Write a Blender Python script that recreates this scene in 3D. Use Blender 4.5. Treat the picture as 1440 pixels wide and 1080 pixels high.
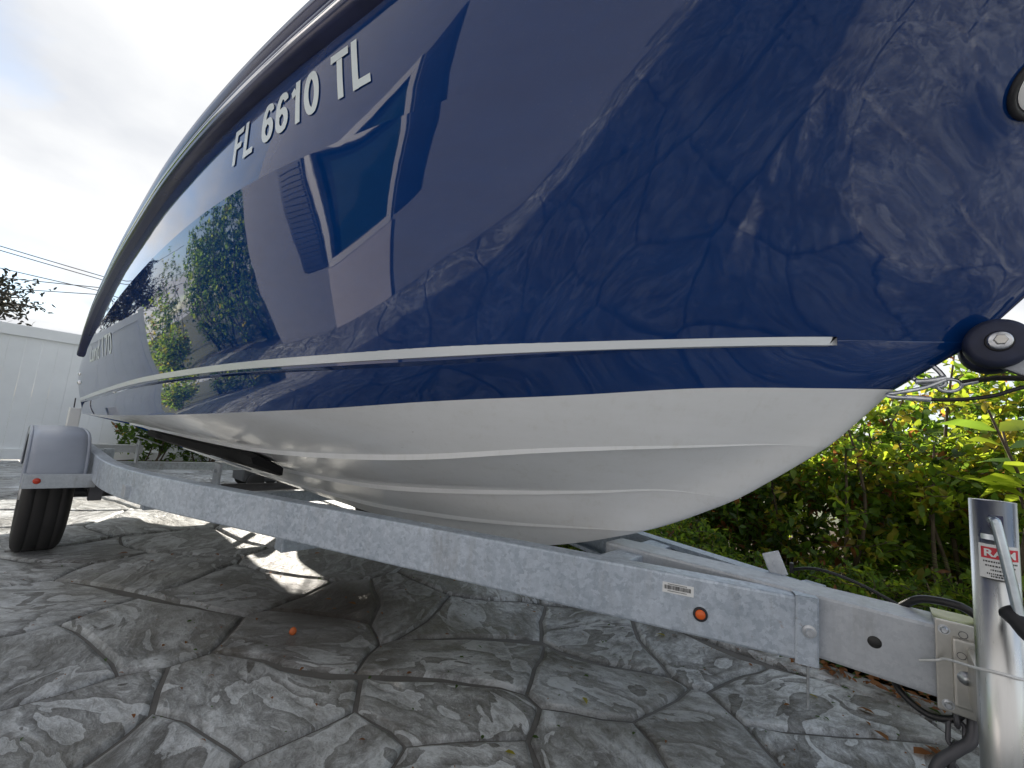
import bpy, bmesh, math, random
import numpy as np
from mathutils import Vector, Matrix, noise as mnoise

# ------------------------------------------------------------------ camera
scene = bpy.context.scene
for o in list(bpy.data.objects):
    bpy.data.objects.remove(o, do_unlink=True)
COL = scene.collection
R = math.radians
YAW, PITCH, ROLL = R(41.5), R(7.1), R(5.0)
cam_data = bpy.data.cameras.new('camera')
cam_data.sensor_fit = 'HORIZONTAL'; cam_data.sensor_width = 36.0
cam_data.lens = 36.0 * 600.0 / 1440.0
cam_data.clip_start = 0.02; cam_data.clip_end = 2000
cam = bpy.data.objects.new('camera', cam_data); COL.objects.link(cam)
CF = Vector((-math.sin(YAW) * math.cos(PITCH), math.cos(YAW) * math.cos(PITCH), math.sin(PITCH)))
CR0 = Vector((math.cos(YAW), math.sin(YAW), 0)); CU0 = CR0.cross(CF)
CR = CR0 * math.cos(ROLL) + CU0 * math.sin(ROLL)
CU = -CR0 * math.sin(ROLL) + CU0 * math.cos(ROLL)
cam.matrix_world = Matrix(((CR.x, CU.x, -CF.x, 0.0), (CR.y, CU.y, -CF.y, -1.22), (CR.z, CU.z, -CF.z, 0.85), (0, 0, 0, 1)))
scene.camera = cam

# ------------------------------------------------------------------ light
SUN_AZ, SUN_EL = R(180 - 38), R(24)          # direction towards the sun, counter-clockwise from +X
world = bpy.data.worlds.new('World'); scene.world = world; world.use_nodes = True
wn = world.node_tree; wn.nodes.clear()
def wnode(t, **kw):
    n = wn.nodes.new(t)
    for k, v in kw.items(): setattr(n, k, v)
    return n
wout = wnode('ShaderNodeOutputWorld'); wbg = wnode('ShaderNodeBackground')
sky = wnode('ShaderNodeTexSky'); sky.sky_type = 'NISHITA'; sky.sun_disc = False
sky.sun_elevation = SUN_EL; sky.sun_rotation = math.pi / 2 - SUN_AZ
sky.air_density = 1.0; sky.dust_density = 0.6; sky.ozone_density = 1.5
tcw = wnode('ShaderNodeTexCoord'); sepw = wnode('ShaderNodeSeparateXYZ')
wn.links.new(tcw.outputs['Generated'], sepw.inputs[0])
def wmath(op, a, b=None, clamp=False):
    n = wnode('ShaderNodeMath', operation=op, use_clamp=clamp)
    for i, v in enumerate((a, b)):
        if v is None: continue
        if isinstance(v, (int, float)): n.inputs[i].default_value = v
        else: wn.links.new(v, n.inputs[i])
    return n.outputs[0]
zc = wmath('ADD', wmath('MAXIMUM', sepw.outputs[2], 0.0), 0.16)
cx = wmath('DIVIDE', sepw.outputs[0], zc); cy = wmath('DIVIDE', sepw.outputs[1], zc)
cmb = wnode('ShaderNodeCombineXYZ'); wn.links.new(cx, cmb.inputs[0]); wn.links.new(cy, cmb.inputs[1])
cn = wnode('ShaderNodeTexNoise'); cn.inputs['Scale'].default_value = 0.55; cn.inputs['Detail'].default_value = 8; cn.inputs['Roughness'].default_value = 0.55; cn.inputs['Distortion'].default_value = 0.4
wn.links.new(cmb.outputs[0], cn.inputs['Vector'])
ccov = wnode('ShaderNodeValToRGB'); ccov.color_ramp.elements[0].position = 0.35; ccov.color_ramp.elements[1].position = 0.53
wn.links.new(cn.outputs['Fac'], ccov.inputs[0])
cn2 = wnode('ShaderNodeTexNoise'); cn2.inputs['Scale'].default_value = 1.1; cn2.inputs['Detail'].default_value = 7; cn2.inputs['Roughness'].default_value = 0.5
wn.links.new(cmb.outputs[0], cn2.inputs['Vector'])
cshade = wnode('ShaderNodeValToRGB'); cshade.color_ramp.elements[0].position = 0.38; cshade.color_ramp.elements[1].position = 0.64
cshade.color_ramp.elements[0].color = (3.1, 3.2, 3.4, 1); cshade.color_ramp.elements[1].color = (4.7, 4.7, 4.65, 1)
wn.links.new(cn2.outputs['Fac'], cshade.inputs[0])
cmix = wnode('ShaderNodeMix', data_type='RGBA')
wn.links.new(ccov.outputs[0], cmix.inputs[0]); wn.links.new(sky.outputs[0], cmix.inputs[6]); wn.links.new(cshade.outputs[0], cmix.inputs[7])
wn.links.new(cmix.outputs[2], wbg.inputs[0]); wbg.inputs[1].default_value = 0.11
wn.links.new(wbg.outputs[0], wout.inputs[0])

sun_d = bpy.data.lights.new('sun', 'SUN'); sun_d.energy = 5.0; sun_d.angle = R(0.6); sun_d.color = (1.0, 0.93, 0.82)
sun = bpy.data.objects.new('sun', sun_d); COL.objects.link(sun)
sdir = Vector((math.cos(SUN_AZ) * math.cos(SUN_EL), math.sin(SUN_AZ) * math.cos(SUN_EL), math.sin(SUN_EL)))
sun.rotation_euler = sdir.to_track_quat('Z', 'Y').to_euler(); sun.location = (-10, 6, 12)

vs = scene.view_settings
vs.view_transform = 'Standard'; vs.look = 'None'; vs.gamma = 1.0; vs.use_curve_mapping = False; vs.exposure = 1.2
scene.render.engine = 'CYCLES'
scene.cycles.max_bounces = 8; scene.cycles.glossy_bounces = 4; scene.cycles.transparent_max_bounces = 8

random.seed(7)
# ------------------------------------------------------------------ helpers
MATS = {}
class NT:
    def __init__(s, name):
        s.m = bpy.data.materials.new(name); s.m.use_nodes = True; s.t = s.m.node_tree; s.t.nodes.clear()
        s.out = s.n('ShaderNodeOutputMaterial'); s.b = s.n('ShaderNodeBsdfPrincipled'); s.l(s.b.outputs[0], s.out.inputs[0]); MATS[name] = s.m
    def n(s, t, **kw):
        x = s.t.nodes.new(t)
        for k, v in kw.items(): setattr(x, k, v)
        return x
    def l(s, a, b): s.t.links.new(a, b)
    def set(s, **kw):
        for k, v in kw.items():
            k = k.replace('_', ' ')
            if k in s.b.inputs: s.b.inputs[k].default_value = v if not (isinstance(v, tuple) and len(v) == 3) else (*v, 1)
        return s
    def coord(s, kind='Position'):
        if kind == 'Position': return s.n('ShaderNodeNewGeometry').outputs['Position']
        return s.n('ShaderNodeTexCoord').outputs[kind]
    def mapping(s, vec, scale=(1, 1, 1), rot=(0, 0, 0), loc=(0, 0, 0)):
        m = s.n('ShaderNodeMapping'); m.inputs['Scale'].default_value = scale; m.inputs['Rotation'].default_value = rot; m.inputs['Location'].default_value = loc
        s.l(vec, m.inputs[0]); return m.outputs[0]
    def noise(s, vec, scale, detail=5, rough=0.55, dist=0.0, out='Fac'):
        n = s.n('ShaderNodeTexNoise'); n.inputs['Scale'].default_value = scale; n.inputs['Detail'].default_value = detail
        n.inputs['Roughness'].default_value = rough; n.inputs['Distortion'].default_value = dist
        if vec is not None: s.l(vec, n.inputs['Vector'])
        return n.outputs[out]
    def voro(s, vec, scale, feature='F1', out='Distance', rnd=1.0):
        n = s.n('ShaderNodeTexVoronoi', feature=feature); n.inputs['Scale'].default_value = scale; n.inputs['Randomness'].default_value = rnd
        if vec is not None: s.l(vec, n.inputs['Vector'])
        return n.outputs[out]
    def ramp(s, fac, *stops):
        r = s.n('ShaderNodeValToRGB'); e = r.color_ramp.elements
        while len(e) < len(stops): e.new(0.5)
        for i, (p, c) in enumerate(stops):
            e[i].position = p; e[i].color = (c, c, c, 1) if isinstance(c, (int, float)) else (*c, 1)
        s.l(fac, r.inputs[0]); return r.outputs[0]
    def mix(s, f, a, b, blend='MIX'):
        m = s.n('ShaderNodeMix', data_type='RGBA', blend_type=blend)
        for i, v in ((0, f), (6, a), (7, b)):
            if isinstance(v, (int, float)): m.inputs[i].default_value = v if i == 0 else (v, v, v, 1)
            elif isinstance(v, tuple): m.inputs[i].default_value = (*v, 1)
            else: s.l(v, m.inputs[i])
        return m.outputs[2]
    def math(s, op, a, b=0.0, clamp=False):
        m = s.n('ShaderNodeMath', operation=op, use_clamp=clamp)
        for i, v in enumerate((a, b)):
            if isinstance(v, (int, float)): m.inputs[i].default_value = v
            else: s.l(v, m.inputs[i])
        return m.outputs[0]
    def color(s, c): s.l(c, s.b.inputs['Base Color'])
    def rough(s, c): s.l(c, s.b.inputs['Roughness'])
    def bump(s, h, strength=0.3, dist=0.01, prev=None):
        b = s.n('ShaderNodeBump'); b.inputs['Strength'].default_value = strength; b.inputs['Distance'].default_value = dist
        s.l(h, b.inputs['Height'])
        if prev is not None: s.l(prev, b.inputs['Normal'])
        s.l(b.outputs[0], s.b.inputs['Normal']); return b.outputs[0]

def simple(name, col, rough=0.5, metal=0.0, var=0.0, vscale=8.0, bump=0.0, **kw):
    t = NT(name); t.set(Base_Color=col, Roughness=rough, Metallic=metal, **kw)
    p = t.coord('Position'); n = t.noise(p, vscale, 5, 0.6)
    if var: t.color(t.mix(t.ramp(n, (0.3, 0.0), (0.7, 1.0)), tuple(c * (1 - var) for c in col), tuple(min(1, c * (1 + var)) for c in col)))
    if bump: t.bump(n, bump, 0.004)
    return t.m

class MB:
    def __init__(s): s.v = []; s.f = []; s.mi = []; s.sm = []
    def add(s, verts, faces, mi=0, smooth=False):
        o = len(s.v); s.v += [tuple(p) for p in verts]
        for f in faces: s.f.append(tuple(i + o for i in f)); s.mi.append(mi); s.sm.append(smooth)
        return s
    def box(s, lo, hi, mi=0, bev=0.0, M=None):
        x0, y0, z0 = lo; x1, y1, z1 = hi
        if bev <= 0:
            vs_ = [(x, y, z) for z in (z0, z1) for y in (y0, y1) for x in (x0, x1)]
            fs = [(0, 2, 3, 1), (4, 5, 7, 6), (0, 1, 5, 4), (2, 6, 7, 3), (0, 4, 6, 2), (1, 3, 7, 5)]
            sm = False
        else:
            bm = bmesh.new(); bmesh.ops.create_cube(bm, size=1)
            for v in bm.verts: v.co = Vector(((x0 + x1) / 2 + v.co.x * (x1 - x0), (y0 + y1) / 2 + v.co.y * (y1 - y0), (z0 + z1) / 2 + v.co.z * (z1 - z0)))
            bmesh.ops.bevel(bm, geom=list(bm.edges), offset=bev, segments=2, profile=0.6, affect='EDGES')
            bm.verts.index_update(); vs_ = [tuple(v.co) for v in bm.verts]; fs = [tuple(v.index for v in f.verts) for f in bm.faces]; bm.free(); sm = False
        if M is not None: vs_ = [tuple(M @ Vector(p)) for p in vs_]
        return s.add(vs_, fs, mi, sm)
    def tube(s, pts, r, n=10, mi=0, caps=True, r2=None):
        pts = [Vector(p) for p in pts]; N = len(pts); vs_ = []; fs = []
        t0 = (pts[1] - pts[0]).normalized(); up = Vector((0, 0, 1)) if abs(t0.z) < 0.9 else Vector((1, 0, 0))
        a = t0.cross(up).normalized()
        for i, p in enumerate(pts):
            t = (pts[min(i + 1, N - 1)] - pts[max(i - 1, 0)]).normalized()
            a = (a - t * a.dot(t)).normalized(); b = t.cross(a)
            rr = r if r2 is None else r + (r2 - r) * i / (N - 1)
            for k in range(n):
                th = 2 * math.pi * k / n; vs_.append(p + (a * math.cos(th) + b * math.sin(th)) * rr)
        for i in range(N - 1):
            for k in range(n):
                k2 = (k + 1) % n; fs.append((i * n + k, i * n + k2, (i + 1) * n + k2, (i + 1) * n + k))
        s.add(vs_, fs, mi, True)
        if caps: s.add([vs_[k] for k in range(n)], [tuple(reversed(range(n)))], mi); s.add([vs_[(N - 1) * n + k] for k in range(n)], [tuple(range(n))], mi)
        return s
    def lathe(s, prof, c, axis, n=24, mi=0, smooth=True):
        # prof: list of (radius, along axis)
        c = Vector(c); ax = Vector(axis).normalized(); up = Vector((0, 0, 1)) if abs(ax.z) < 0.9 else Vector((1, 0, 0))
        a = ax.cross(up).normalized(); b = ax.cross(a)
        vs_ = []; fs = []
        for r, h in prof:
            for k in range(n):
                th = 2 * math.pi * k / n; vs_.append(c + ax * h + (a * math.cos(th) + b * math.sin(th)) * r)
        for i in range(len(prof) - 1):
            for k in range(n):
                k2 = (k + 1) % n; fs.append((i * n + k, i * n + k2, (i + 1) * n + k2, (i + 1) * n + k))
        return s.add(vs_, fs, mi, smooth)
    def grid(s, rows, mi=0, smooth=True, flip=False):
        n = len(rows[0]); vs_ = [p for r in rows for p in r]; fs = []
        for i in range(len(rows) - 1):
            for k in range(n - 1):
                q = (i * n + k, i * n + k + 1, (i + 1) * n + k + 1, (i + 1) * n + k); fs.append(q[::-1] if flip else q)
        return s.add(vs_, fs, mi, smooth)
    def mesh(s, name, mats):
        me = bpy.data.meshes.new(name); me.from_pydata(s.v, [], s.f)
        for m in (mats if isinstance(mats, (list, tuple)) else [mats]): me.materials.append(MATS[m] if isinstance(m, str) else m)
        me.polygons.foreach_set('material_index', s.mi); me.polygons.foreach_set('use_smooth', s.sm); me.update(); return me
    def build(s, name, mats, parent=None, **props):
        return link(name, s.mesh(name, mats), parent, **props)

def link(name, data, parent=None, **props):
    o = bpy.data.objects.new(name, data); COL.objects.link(o)
    if parent is not None: attach(o, parent)
    for k, v in props.items(): o[k] = v
    return o
WORLD_LOC = {}
def attach(o, parent):
    o.parent = parent
    o.matrix_parent_inverse = Matrix.Translation(-Vector(WORLD_LOC.get(parent.name, (0, 0, 0))))
def thing(name, label, cat, loc=(0, 0, 0), group=None):
    o = bpy.data.objects.new(name, None); COL.objects.link(o); o.location = loc; o.empty_display_size = 0.1
    o['label'] = label; o['category'] = cat
    if group: o['group'] = group
    WORLD_LOC[o.name] = loc
    return o
def pchip(xs, ys):
    xs = np.array(xs, float); ys = np.array(ys, float); h = np.diff(xs); d = np.diff(ys) / h; m = np.zeros(len(xs))
    for i in range(1, len(xs) - 1):
        if d[i - 1] * d[i] > 0:
            w1 = 2 * h[i] + h[i - 1]; w2 = h[i] + 2 * h[i - 1]; m[i] = (w1 + w2) / (w1 / d[i - 1] + w2 / d[i])
    m[0] = d[0]; m[-1] = d[-1]
    def f(x):
        x = min(max(x, xs[0]), xs[-1]); i = int(min(max(np.searchsorted(xs, x) - 1, 0), len(h) - 1)); t = (x - xs[i]) / h[i]
        return ((1 + 2 * t) * (1 - t) ** 2 * ys[i] + t * (1 - t) ** 2 * h[i] * m[i] + t * t * (3 - 2 * t) * ys[i + 1] + t * t * (t - 1) * h[i] * m[i + 1])
    return f
def spline(pts, n=8):
    P = [Vector(p) for p in pts]; out = []
    for i in range(len(P) - 1):
        p0 = P[max(i - 1, 0)]; p1 = P[i]; p2 = P[i + 1]; p3 = P[min(i + 2, len(P) - 1)]
        for k in range(n):
            t = k / n; out.append(0.5 * ((2 * p1) + (p2 - p0) * t + (2 * p0 - 5 * p1 + 4 * p2 - p3) * t * t + (3 * p1 - p0 - 3 * p2 + p3) * t ** 3))
    out.append(P[-1]); return out

# ------------------------------------------------------------------ materials
def m_gelcoat(name, col, rough, wave=0.0):
    t = NT(name); t.set(Base_Color=col, Roughness=rough, IOR=1.5); p = t.coord('Position')
    if wave:
        n = t.noise(p, 2.2, 2, 0.5); t.bump(n, wave, 0.02)
    return t
t = m_gelcoat('blue_gelcoat', (0.0032, 0.024, 0.104), 0.02)
p = t.coord('Position')
scr = t.noise(t.mapping(p, (3, 14, 60), (0.3, 0.1, 0.5)), 6, 6, 0.7)
spot = t.noise(p, 22, 7, 0.75)
t.rough(t.math('ADD', t.ramp(scr, (0.45, 0.012), (0.75, 0.06)), t.ramp(spot, (0.60, 0.0), (0.75, 0.10))))
dust = t.noise(p, 240, 3, 0.7); film = t.noise(t.mapping(p, (1.2, 1.2, 3.5)), 3.2, 6, 0.7)
dm = t.math('MULTIPLY', t.ramp(dust, (0.62, 0.0), (0.74, 1.0)), t.ramp(film, (0.42, 0.02), (0.75, 0.22)))
t.color(t.mix(dm, t.mix(t.ramp(film, (0.35, 0.0), (0.8, 1.0)), (0.0014, 0.028, 0.132), (0.0022, 0.037, 0.162)), (0.20, 0.21, 0.22)))
t.bump(t.noise(t.mapping(p, (1.0, 1.0, 1.6)), 2.6, 3, 0.5), 0.05, 0.02)
t.set(Coat_Weight=0.3, Coat_Roughness=0.01, Specular_IOR_Level=0.5)
t = m_gelcoat('white_gelcoat', (0.86, 0.87, 0.87), 0.13)
p = t.coord('Position'); n = t.noise(t.mapping(p, (1, 1, 5)), 5, 6, 0.65)
run = t.noise(t.mapping(p, (14, 14, 1.2)), 3, 6, 0.7); chip = t.noise(p, 55, 3, 0.6)
c = t.mix(t.ramp(n, (0.35, 0.0), (0.75, 1.0)), (0.87, 0.88, 0.88), (0.82, 0.83, 0.82))
c = t.mix(t.math('MULTIPLY', t.ramp(run, (0.52, 0.0), (0.8, 0.5)), t.ramp(n, (0.4, 0.2), (0.7, 1.0))), c, (0.60, 0.58, 0.50))
c = t.mix(t.ramp(chip, (0.74, 0.0), (0.79, 0.55)), c, (0.42, 0.40, 0.36))
t.color(c); t.rough(t.ramp(n, (0.3, 0.10), (0.8, 0.26)))
simple('stripe_silver', (0.62, 0.65, 0.66), 0.28, 0.15)
simple('letter_vinyl', (0.68, 0.75, 0.76), 0.35)
simple('rubber_black', (0.015, 0.015, 0.018), 0.5, var=0.3)
simple('rub_rail_vinyl', (0.024, 0.029, 0.078), 0.2, var=0.2)
simple('chrome', (0.75, 0.76, 0.78), 0.12, 1.0)
simple('zinc_bolt', (0.62, 0.64, 0.66), 0.3, 1.0, var=0.25, vscale=60)
simple('deck_white', (0.75, 0.75, 0.72), 0.4)
simple('lens_white', (0.9, 0.9, 0.88), 0.35)
simple('lens_orange', (0.75, 0.13, 0.02), 0.2, Emission_Strength=0.0)
simple('lens_red', (0.55, 0.05, 0.02), 0.2)
simple('label_white', (0.78, 0.79, 0.78), 0.4)
simple('label_red', (0.62, 0.03, 0.05), 0.4)
simple('ink_hole_black', (0.02, 0.02, 0.02), 0.5)
simple('nylon_white', (0.75, 0.76, 0.75), 0.35)
simple('cable_black', (0.012, 0.012, 0.013), 0.4)
simple('carpet_black', (0.012, 0.012, 0.013), 0.95, var=0.3, vscale=120, bump=0.6)
simple('strap_black', (0.02, 0.018, 0.02), 0.8)
simple('roller_blue', (0.018, 0.024, 0.055), 0.55, var=0.25, vscale=40, bump=0.15)
# galvanised steel: spangled zinc
def m_galv(name, dark, light, scale, met):
    t = NT(name); p = t.coord('Position')
    w = t.noise(p, scale * 0.8, 4, 0.7, out='Color'); pv = t.mix(0.028, p, w, 'ADD')
    v = t.voro(pv, scale, out='Color'); sv = t.n('ShaderNodeSeparateColor'); t.l(v, sv.inputs[0])
    fe = t.noise(t.mapping(pv, (1, 1, 1)), scale * 1.6, 5, 0.7, 1.5); n = t.noise(p, 4.5, 6, 0.65)
    s1 = t.math('ADD', t.math('ADD', t.math('MULTIPLY', sv.outputs[0], 0.22), t.math('MULTIPLY', fe, 0.45)), t.math('MULTIPLY', n, 0.50))
    c = t.mix(t.ramp(s1, (0.35, 0.0), (0.82, 1.0)), dark, light)
    st = t.noise(t.mapping(p, (3, 3, 0.7)), 9, 6, 0.7)
    c = t.mix(t.ramp(st, (0.55, 0.0), (0.8, 0.35)), c, (0.62, 0.64, 0.66))
    gm = t.noise(t.mapping(p, (5, 5, 1.0)), 3.5, 7, 0.75); gm2 = t.noise(p, 1.6, 4, 0.6)
    c = t.mix(t.math('MULTIPLY', t.ramp(gm, (0.50, 0.0), (0.72, 0.7)), t.ramp(gm2, (0.42, 0.0), (0.62, 1.0))), c, (0.17, 0.15, 0.125))
    ru = t.noise(p, 38, 4, 0.7); c = t.mix(t.math('MULTIPLY', t.ramp(ru, (0.66, 0.0), (0.74, 0.8)), t.ramp(gm2, (0.45, 0.0), (0.6, 1.0))), c, (0.22, 0.10, 0.05))
    t.color(c); t.set(Metallic=met); t.rough(t.ramp(s1, (0.2, 0.58), (0.9, 0.40)))
    t.bump(s1, 0.10, 0.002); return t
m_galv('galvanised', (0.29, 0.345, 0.41), (0.60, 0.665, 0.74), 95, 0.35)
m_galv('galvanised_tongue', (0.40, 0.43, 0.47), (0.54, 0.57, 0.60), 120, 0.35)
simple('plate_steel', (0.52, 0.51, 0.47), 0.34, 0.85, var=0.12, vscale=25)
t = NT('jack_chrome'); p = t.coord('Position'); n = t.noise(t.mapping(p, (60, 60, 4)), 2, 5, 0.7)
t.color(t.mix(n, (0.58, 0.58, 0.55), (0.72, 0.73, 0.72))); t.set(Metallic=1.0); t.rough(t.ramp(n, (0.3, 0.24), (0.8, 0.42)))
simple('crank_zinc', (0.50, 0.56, 0.60), 0.28, 0.9, var=0.15, vscale=50)
simple('fender_plastic', (0.33, 0.36, 0.42), 0.35, var=0.08, vscale=5)
t = NT('tyre_rubber'); p = t.coord('Position'); t.set(Base_Color=(0.022, 0.021, 0.021), Roughness=0.75)
t.bump(t.noise(p, 60, 4), 0.3, 0.003)
simple('rim_steel', (0.6, 0.6, 0.6), 0.35, 0.6)
simple('fence_vinyl', (0.80, 0.82, 0.82), 0.5, var=0.06, vscale=2.2)
simple('axle_steel', (0.10, 0.10, 0.11), 0.5, 0.5, var=0.3)
# stamped concrete
def m_concrete(name, joint=False):
    t = NT(name); p = t.coord('Position')
    if joint:
        n = t.noise(p, 14, 6, 0.7)
        t.color(t.mix(n, (0.085, 0.080, 0.074), (0.17, 0.163, 0.152))); t.set(Roughness=0.75); t.bump(n, 0.5, 0.01); return
    rnd = t.n('ShaderNodeObjectInfo').outputs['Random']
    off = t.n('ShaderNodeVectorMath', operation='MULTIPLY_ADD'); t.l(p, off.inputs[0]); off.inputs[1].default_value = (1, 1, 1)
    cmb_ = t.n('ShaderNodeCombineXYZ'); t.l(t.math('MULTIPLY', rnd, 37.0), cmb_.inputs[0]); t.l(t.math('MULTIPLY', rnd, 91.0), cmb_.inputs[1]); t.l(cmb_.outputs[0], off.inputs[2])
    rot = t.n('ShaderNodeVectorRotate', rotation_type='Z_AXIS'); t.l(off.outputs[0], rot.inputs[0]); t.l(t.math('MULTIPLY', rnd, 6.28), rot.inputs['Angle'])
    q = rot.outputs[0]
    wq = t.mix(0.14, q, t.noise(q, 2.6, 3, 0.5, out='Color'), 'ADD')
    big = t.noise(t.mapping(wq, (1.0, 1.7, 1)), 2.2, 3, 0.5, 1.0)
    sw = t.noise(t.mapping(wq, (1.0, 1.9, 1)), 2.5, 3, 0.48, 1.3)      # trowel sweeps: terraces with one crisp edge each
    gr_ = t.noise(t.mapping(wq, (1, 1.7, 1)), 26, 8, 0.74, 0.6); fine = t.noise(q, 170, 4, 0.75)
    saw = t.math('FRACT', t.math('MULTIPLY', t.math('ADD', sw, t.math('MULTIPLY', gr_, 0.07)), 4.2))
    sw2 = t.noise(t.mapping(wq, (1.0, 2.2, 1)), 4.5, 4, 0.55, 0.7); saw2 = t.math('FRACT', t.math('MULTIPLY', t.math('ADD', sw2, t.math('MULTIPLY', gr_, 0.10)), 2.6))
    f = t.math('ADD', t.math('ADD', t.math('MULTIPLY', saw, 0.24), t.math('MULTIPLY', saw2, 0.12)), t.math('ADD', t.math('MULTIPLY', gr_, 0.62), t.math('ADD', t.math('MULTIPLY', fine, 0.30), t.math('MULTIPLY', big, 0.45))))
    h = t.math('ADD', t.math('ADD', t.math('MULTIPLY', saw, 0.55), t.math('MULTIPLY', saw2, 0.25)), t.math('ADD', t.math('MULTIPLY', big, 0.9), t.math('MULTIPLY', gr_, 0.7)))
    c = t.mix(t.ramp(f, (0.63, 0.0), (0.81, 0.36), (0.92, 0.72), (1.06, 1.0)), (0.115, 0.11, 0.102), (0.66, 0.685, 0.70))  # pale bluish end puts sealer sheen and relief-edge highlights into the colour
    # brown leaf-tannin patches, part boat shade put into the colour, and one dark oily stain under the boat
    br = t.noise(p, 1.7, 5, 0.6)
    c = t.mix(t.ramp(br, (0.46, 0.0), (0.66, 0.5)), c, (0.17, 0.155, 0.115))
    br2 = t.noise(p, 0.9, 4, 0.6); c = t.mix(t.ramp(br2, (0.42, 0.0), (0.62, 0.55)), c, t.mix(1.0, c, (0.55, 0.55, 0.53), 'MULTIPLY'))
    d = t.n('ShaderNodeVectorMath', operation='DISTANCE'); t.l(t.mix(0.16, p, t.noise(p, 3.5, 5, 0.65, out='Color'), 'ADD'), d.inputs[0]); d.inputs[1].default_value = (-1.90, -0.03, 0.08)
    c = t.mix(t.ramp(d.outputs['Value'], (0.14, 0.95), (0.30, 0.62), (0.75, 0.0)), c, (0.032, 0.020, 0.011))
    t.color(c); t.rough(t.ramp(f, (0.68, 0.34), (1.05, 0.58)))
    b1 = t.bump(h, 0.8, 0.016); t.bump(fine, 0.4, 0.004, b1)
m_concrete('stamped_concrete'); m_concrete('joint_mortar', True)
t = NT('soil'); p = t.coord('Position'); n = t.noise(p, 18, 7, 0.75); t.color(t.mix(n, (0.025, 0.017, 0.01), (0.12, 0.085, 0.05))); t.set(Roughness=0.95); t.bump(n, 0.9, 0.03)
t = NT('ground_far'); p = t.coord('Position'); n = t.noise(p, 3, 6, 0.7); t.color(t.mix(n, (0.05, 0.07, 0.03), (0.11, 0.11, 0.06))); t.set(Roughness=0.95)
# foliage: diffuse plus translucent
def m_leaf(name, col, trans, rough=0.4):
    t = NT(name); t.set(Base_Color=col, Roughness=rough, Specular_IOR_Level=0.4)
    p = t.coord('Position'); n = t.noise(p, 9, 4, 0.6)
    c = t.mix(n, tuple(x * 0.75 for x in col), tuple(x * 1.3 for x in col)); t.color(c)
    tr = t.n('ShaderNodeBsdfTranslucent'); tr.inputs[0].default_value = (*trans, 1)
    mx = t.n('ShaderNodeMixShader'); mx.inputs[0].default_value = 0.55
    t.l(t.b.outputs[0], mx.inputs[1]); t.l(tr.outputs[0], mx.inputs[2]); t.l(mx.outputs[0], t.out.inputs[0])
m_leaf('leaf_mid', (0.07, 0.14, 0.025), (0.32, 0.50, 0.05))
m_leaf('leaf_light', (0.11, 0.19, 0.025), (0.55, 0.66, 0.05))
m_leaf('leaf_dark', (0.04, 0.08, 0.02), (0.12, 0.22, 0.025))
m_leaf('leaf_yellow', (0.26, 0.24, 0.035), (0.6, 0.5, 0.05))
m_leaf('leaf_brown', (0.20, 0.085, 0.035), (0.40, 0.16, 0.05))
m_leaf('leaf_dry', (0.28, 0.13, 0.05), (0.3, 0.13, 0.04), 0.7)
simple('leaf_shade', (0.030, 0.028, 0.020), 0.6, var=0.3)  # backlit silhouette darkness put into the leaf colour, no translucency
LEAFS = ['leaf_mid', 'leaf_light', 'leaf_dark', 'leaf_yellow', 'leaf_brown']
simple('bark', (0.10, 0.075, 0.05), 0.9, var=0.4, vscale=20, bump=0.6)
t = NT('stucco'); p = t.coord('Position'); n = t.noise(t.mapping(p, (1, 1, 3)), 14, 7, 0.72, 0.8); n2 = t.noise(t.mapping(p, (1, 1, 4)), 5, 7, 0.75, 1.0)
t.color(t.mix(n2, (0.19, 0.20, 0.23), (0.38, 0.38, 0.41))); t.set(Roughness=0.85); t.bump(n, 0.6, 0.008)
simple('trim_white', (0.72, 0.70, 0.69), 0.5)
simple('soffit_white', (0.6, 0.6, 0.6), 0.6)
simple('roof_tile', (0.22, 0.17, 0.14), 0.8, var=0.25, vscale=6)
simple('window_glass', (0.02, 0.05, 0.055), 0.03)
simple('plinth_pale', (0.62, 0.58, 0.60), 0.8, var=0.06)
simple('wire_black', (0.05, 0.05, 0.055), 0.6)
simple('seed_orange', (0.5, 0.12, 0.03), 0.6)
simple('cart_grey', (0.06, 0.062, 0.066), 0.5, var=0.2)

# ------------------------------------------------------------------ ground and driveway
g = MB(); g.add([(-300, -300, -0.05), (300, -300, -0.05), (300, 300, -0.05), (-300, 300, -0.05)], [(0, 1, 2, 3)])
g.build('ground', 'ground_far', kind='structure')
DX0, DX1, DY0, DY1 = -8.6, 6.8, -3.78, 1.02
drive = MB(); drive.box((DX0 - 0.3, DY0 - 0.3, -0.045), (DX1 + 0.3, DY1 + 0.14, -0.014))
driveway = drive.build('driveway', 'joint_mortar', kind='structure')
def pxg(u, v):
    d = CF + CR * ((u - 720) / 600.0) - CU * ((v - 540) / 600.0); k = -0.85 / d.z
    return (d.x * k, -1.22 + d.y * k)
fixed_px = [(40, 850), (40, 930), (60, 1040), (215, 885), (330, 985), (430, 885), (200, 1065), (345, 830), (470, 850), (640, 1005), (660, 925), (655, 868), (560, 850), (840, 960),
            (860, 900), (845, 1070), (650, 1110), (450, 1110), (990, 1060), (1150, 1000), (960, 912), (1230, 1075), (100, 780), (200, 800), (30, 800)]
seeds = [pxg(*q) for q in fixed_px]
rs = random.Random(11); tries = 0
while tries < 9000:
    tries += 1; x = rs.uniform(DX0 - 0.4, DX1 + 0.4); y = rs.uniform(DY0 - 0.4, DY1 + 0.3)
    near = min((x - a) ** 2 + (y - b) ** 2 for a, b in seeds)
    if near > (0.80 if x > 2.2 else 0.52 if x > -5 else 0.64) ** 2: seeds.append((x, y))
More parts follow.
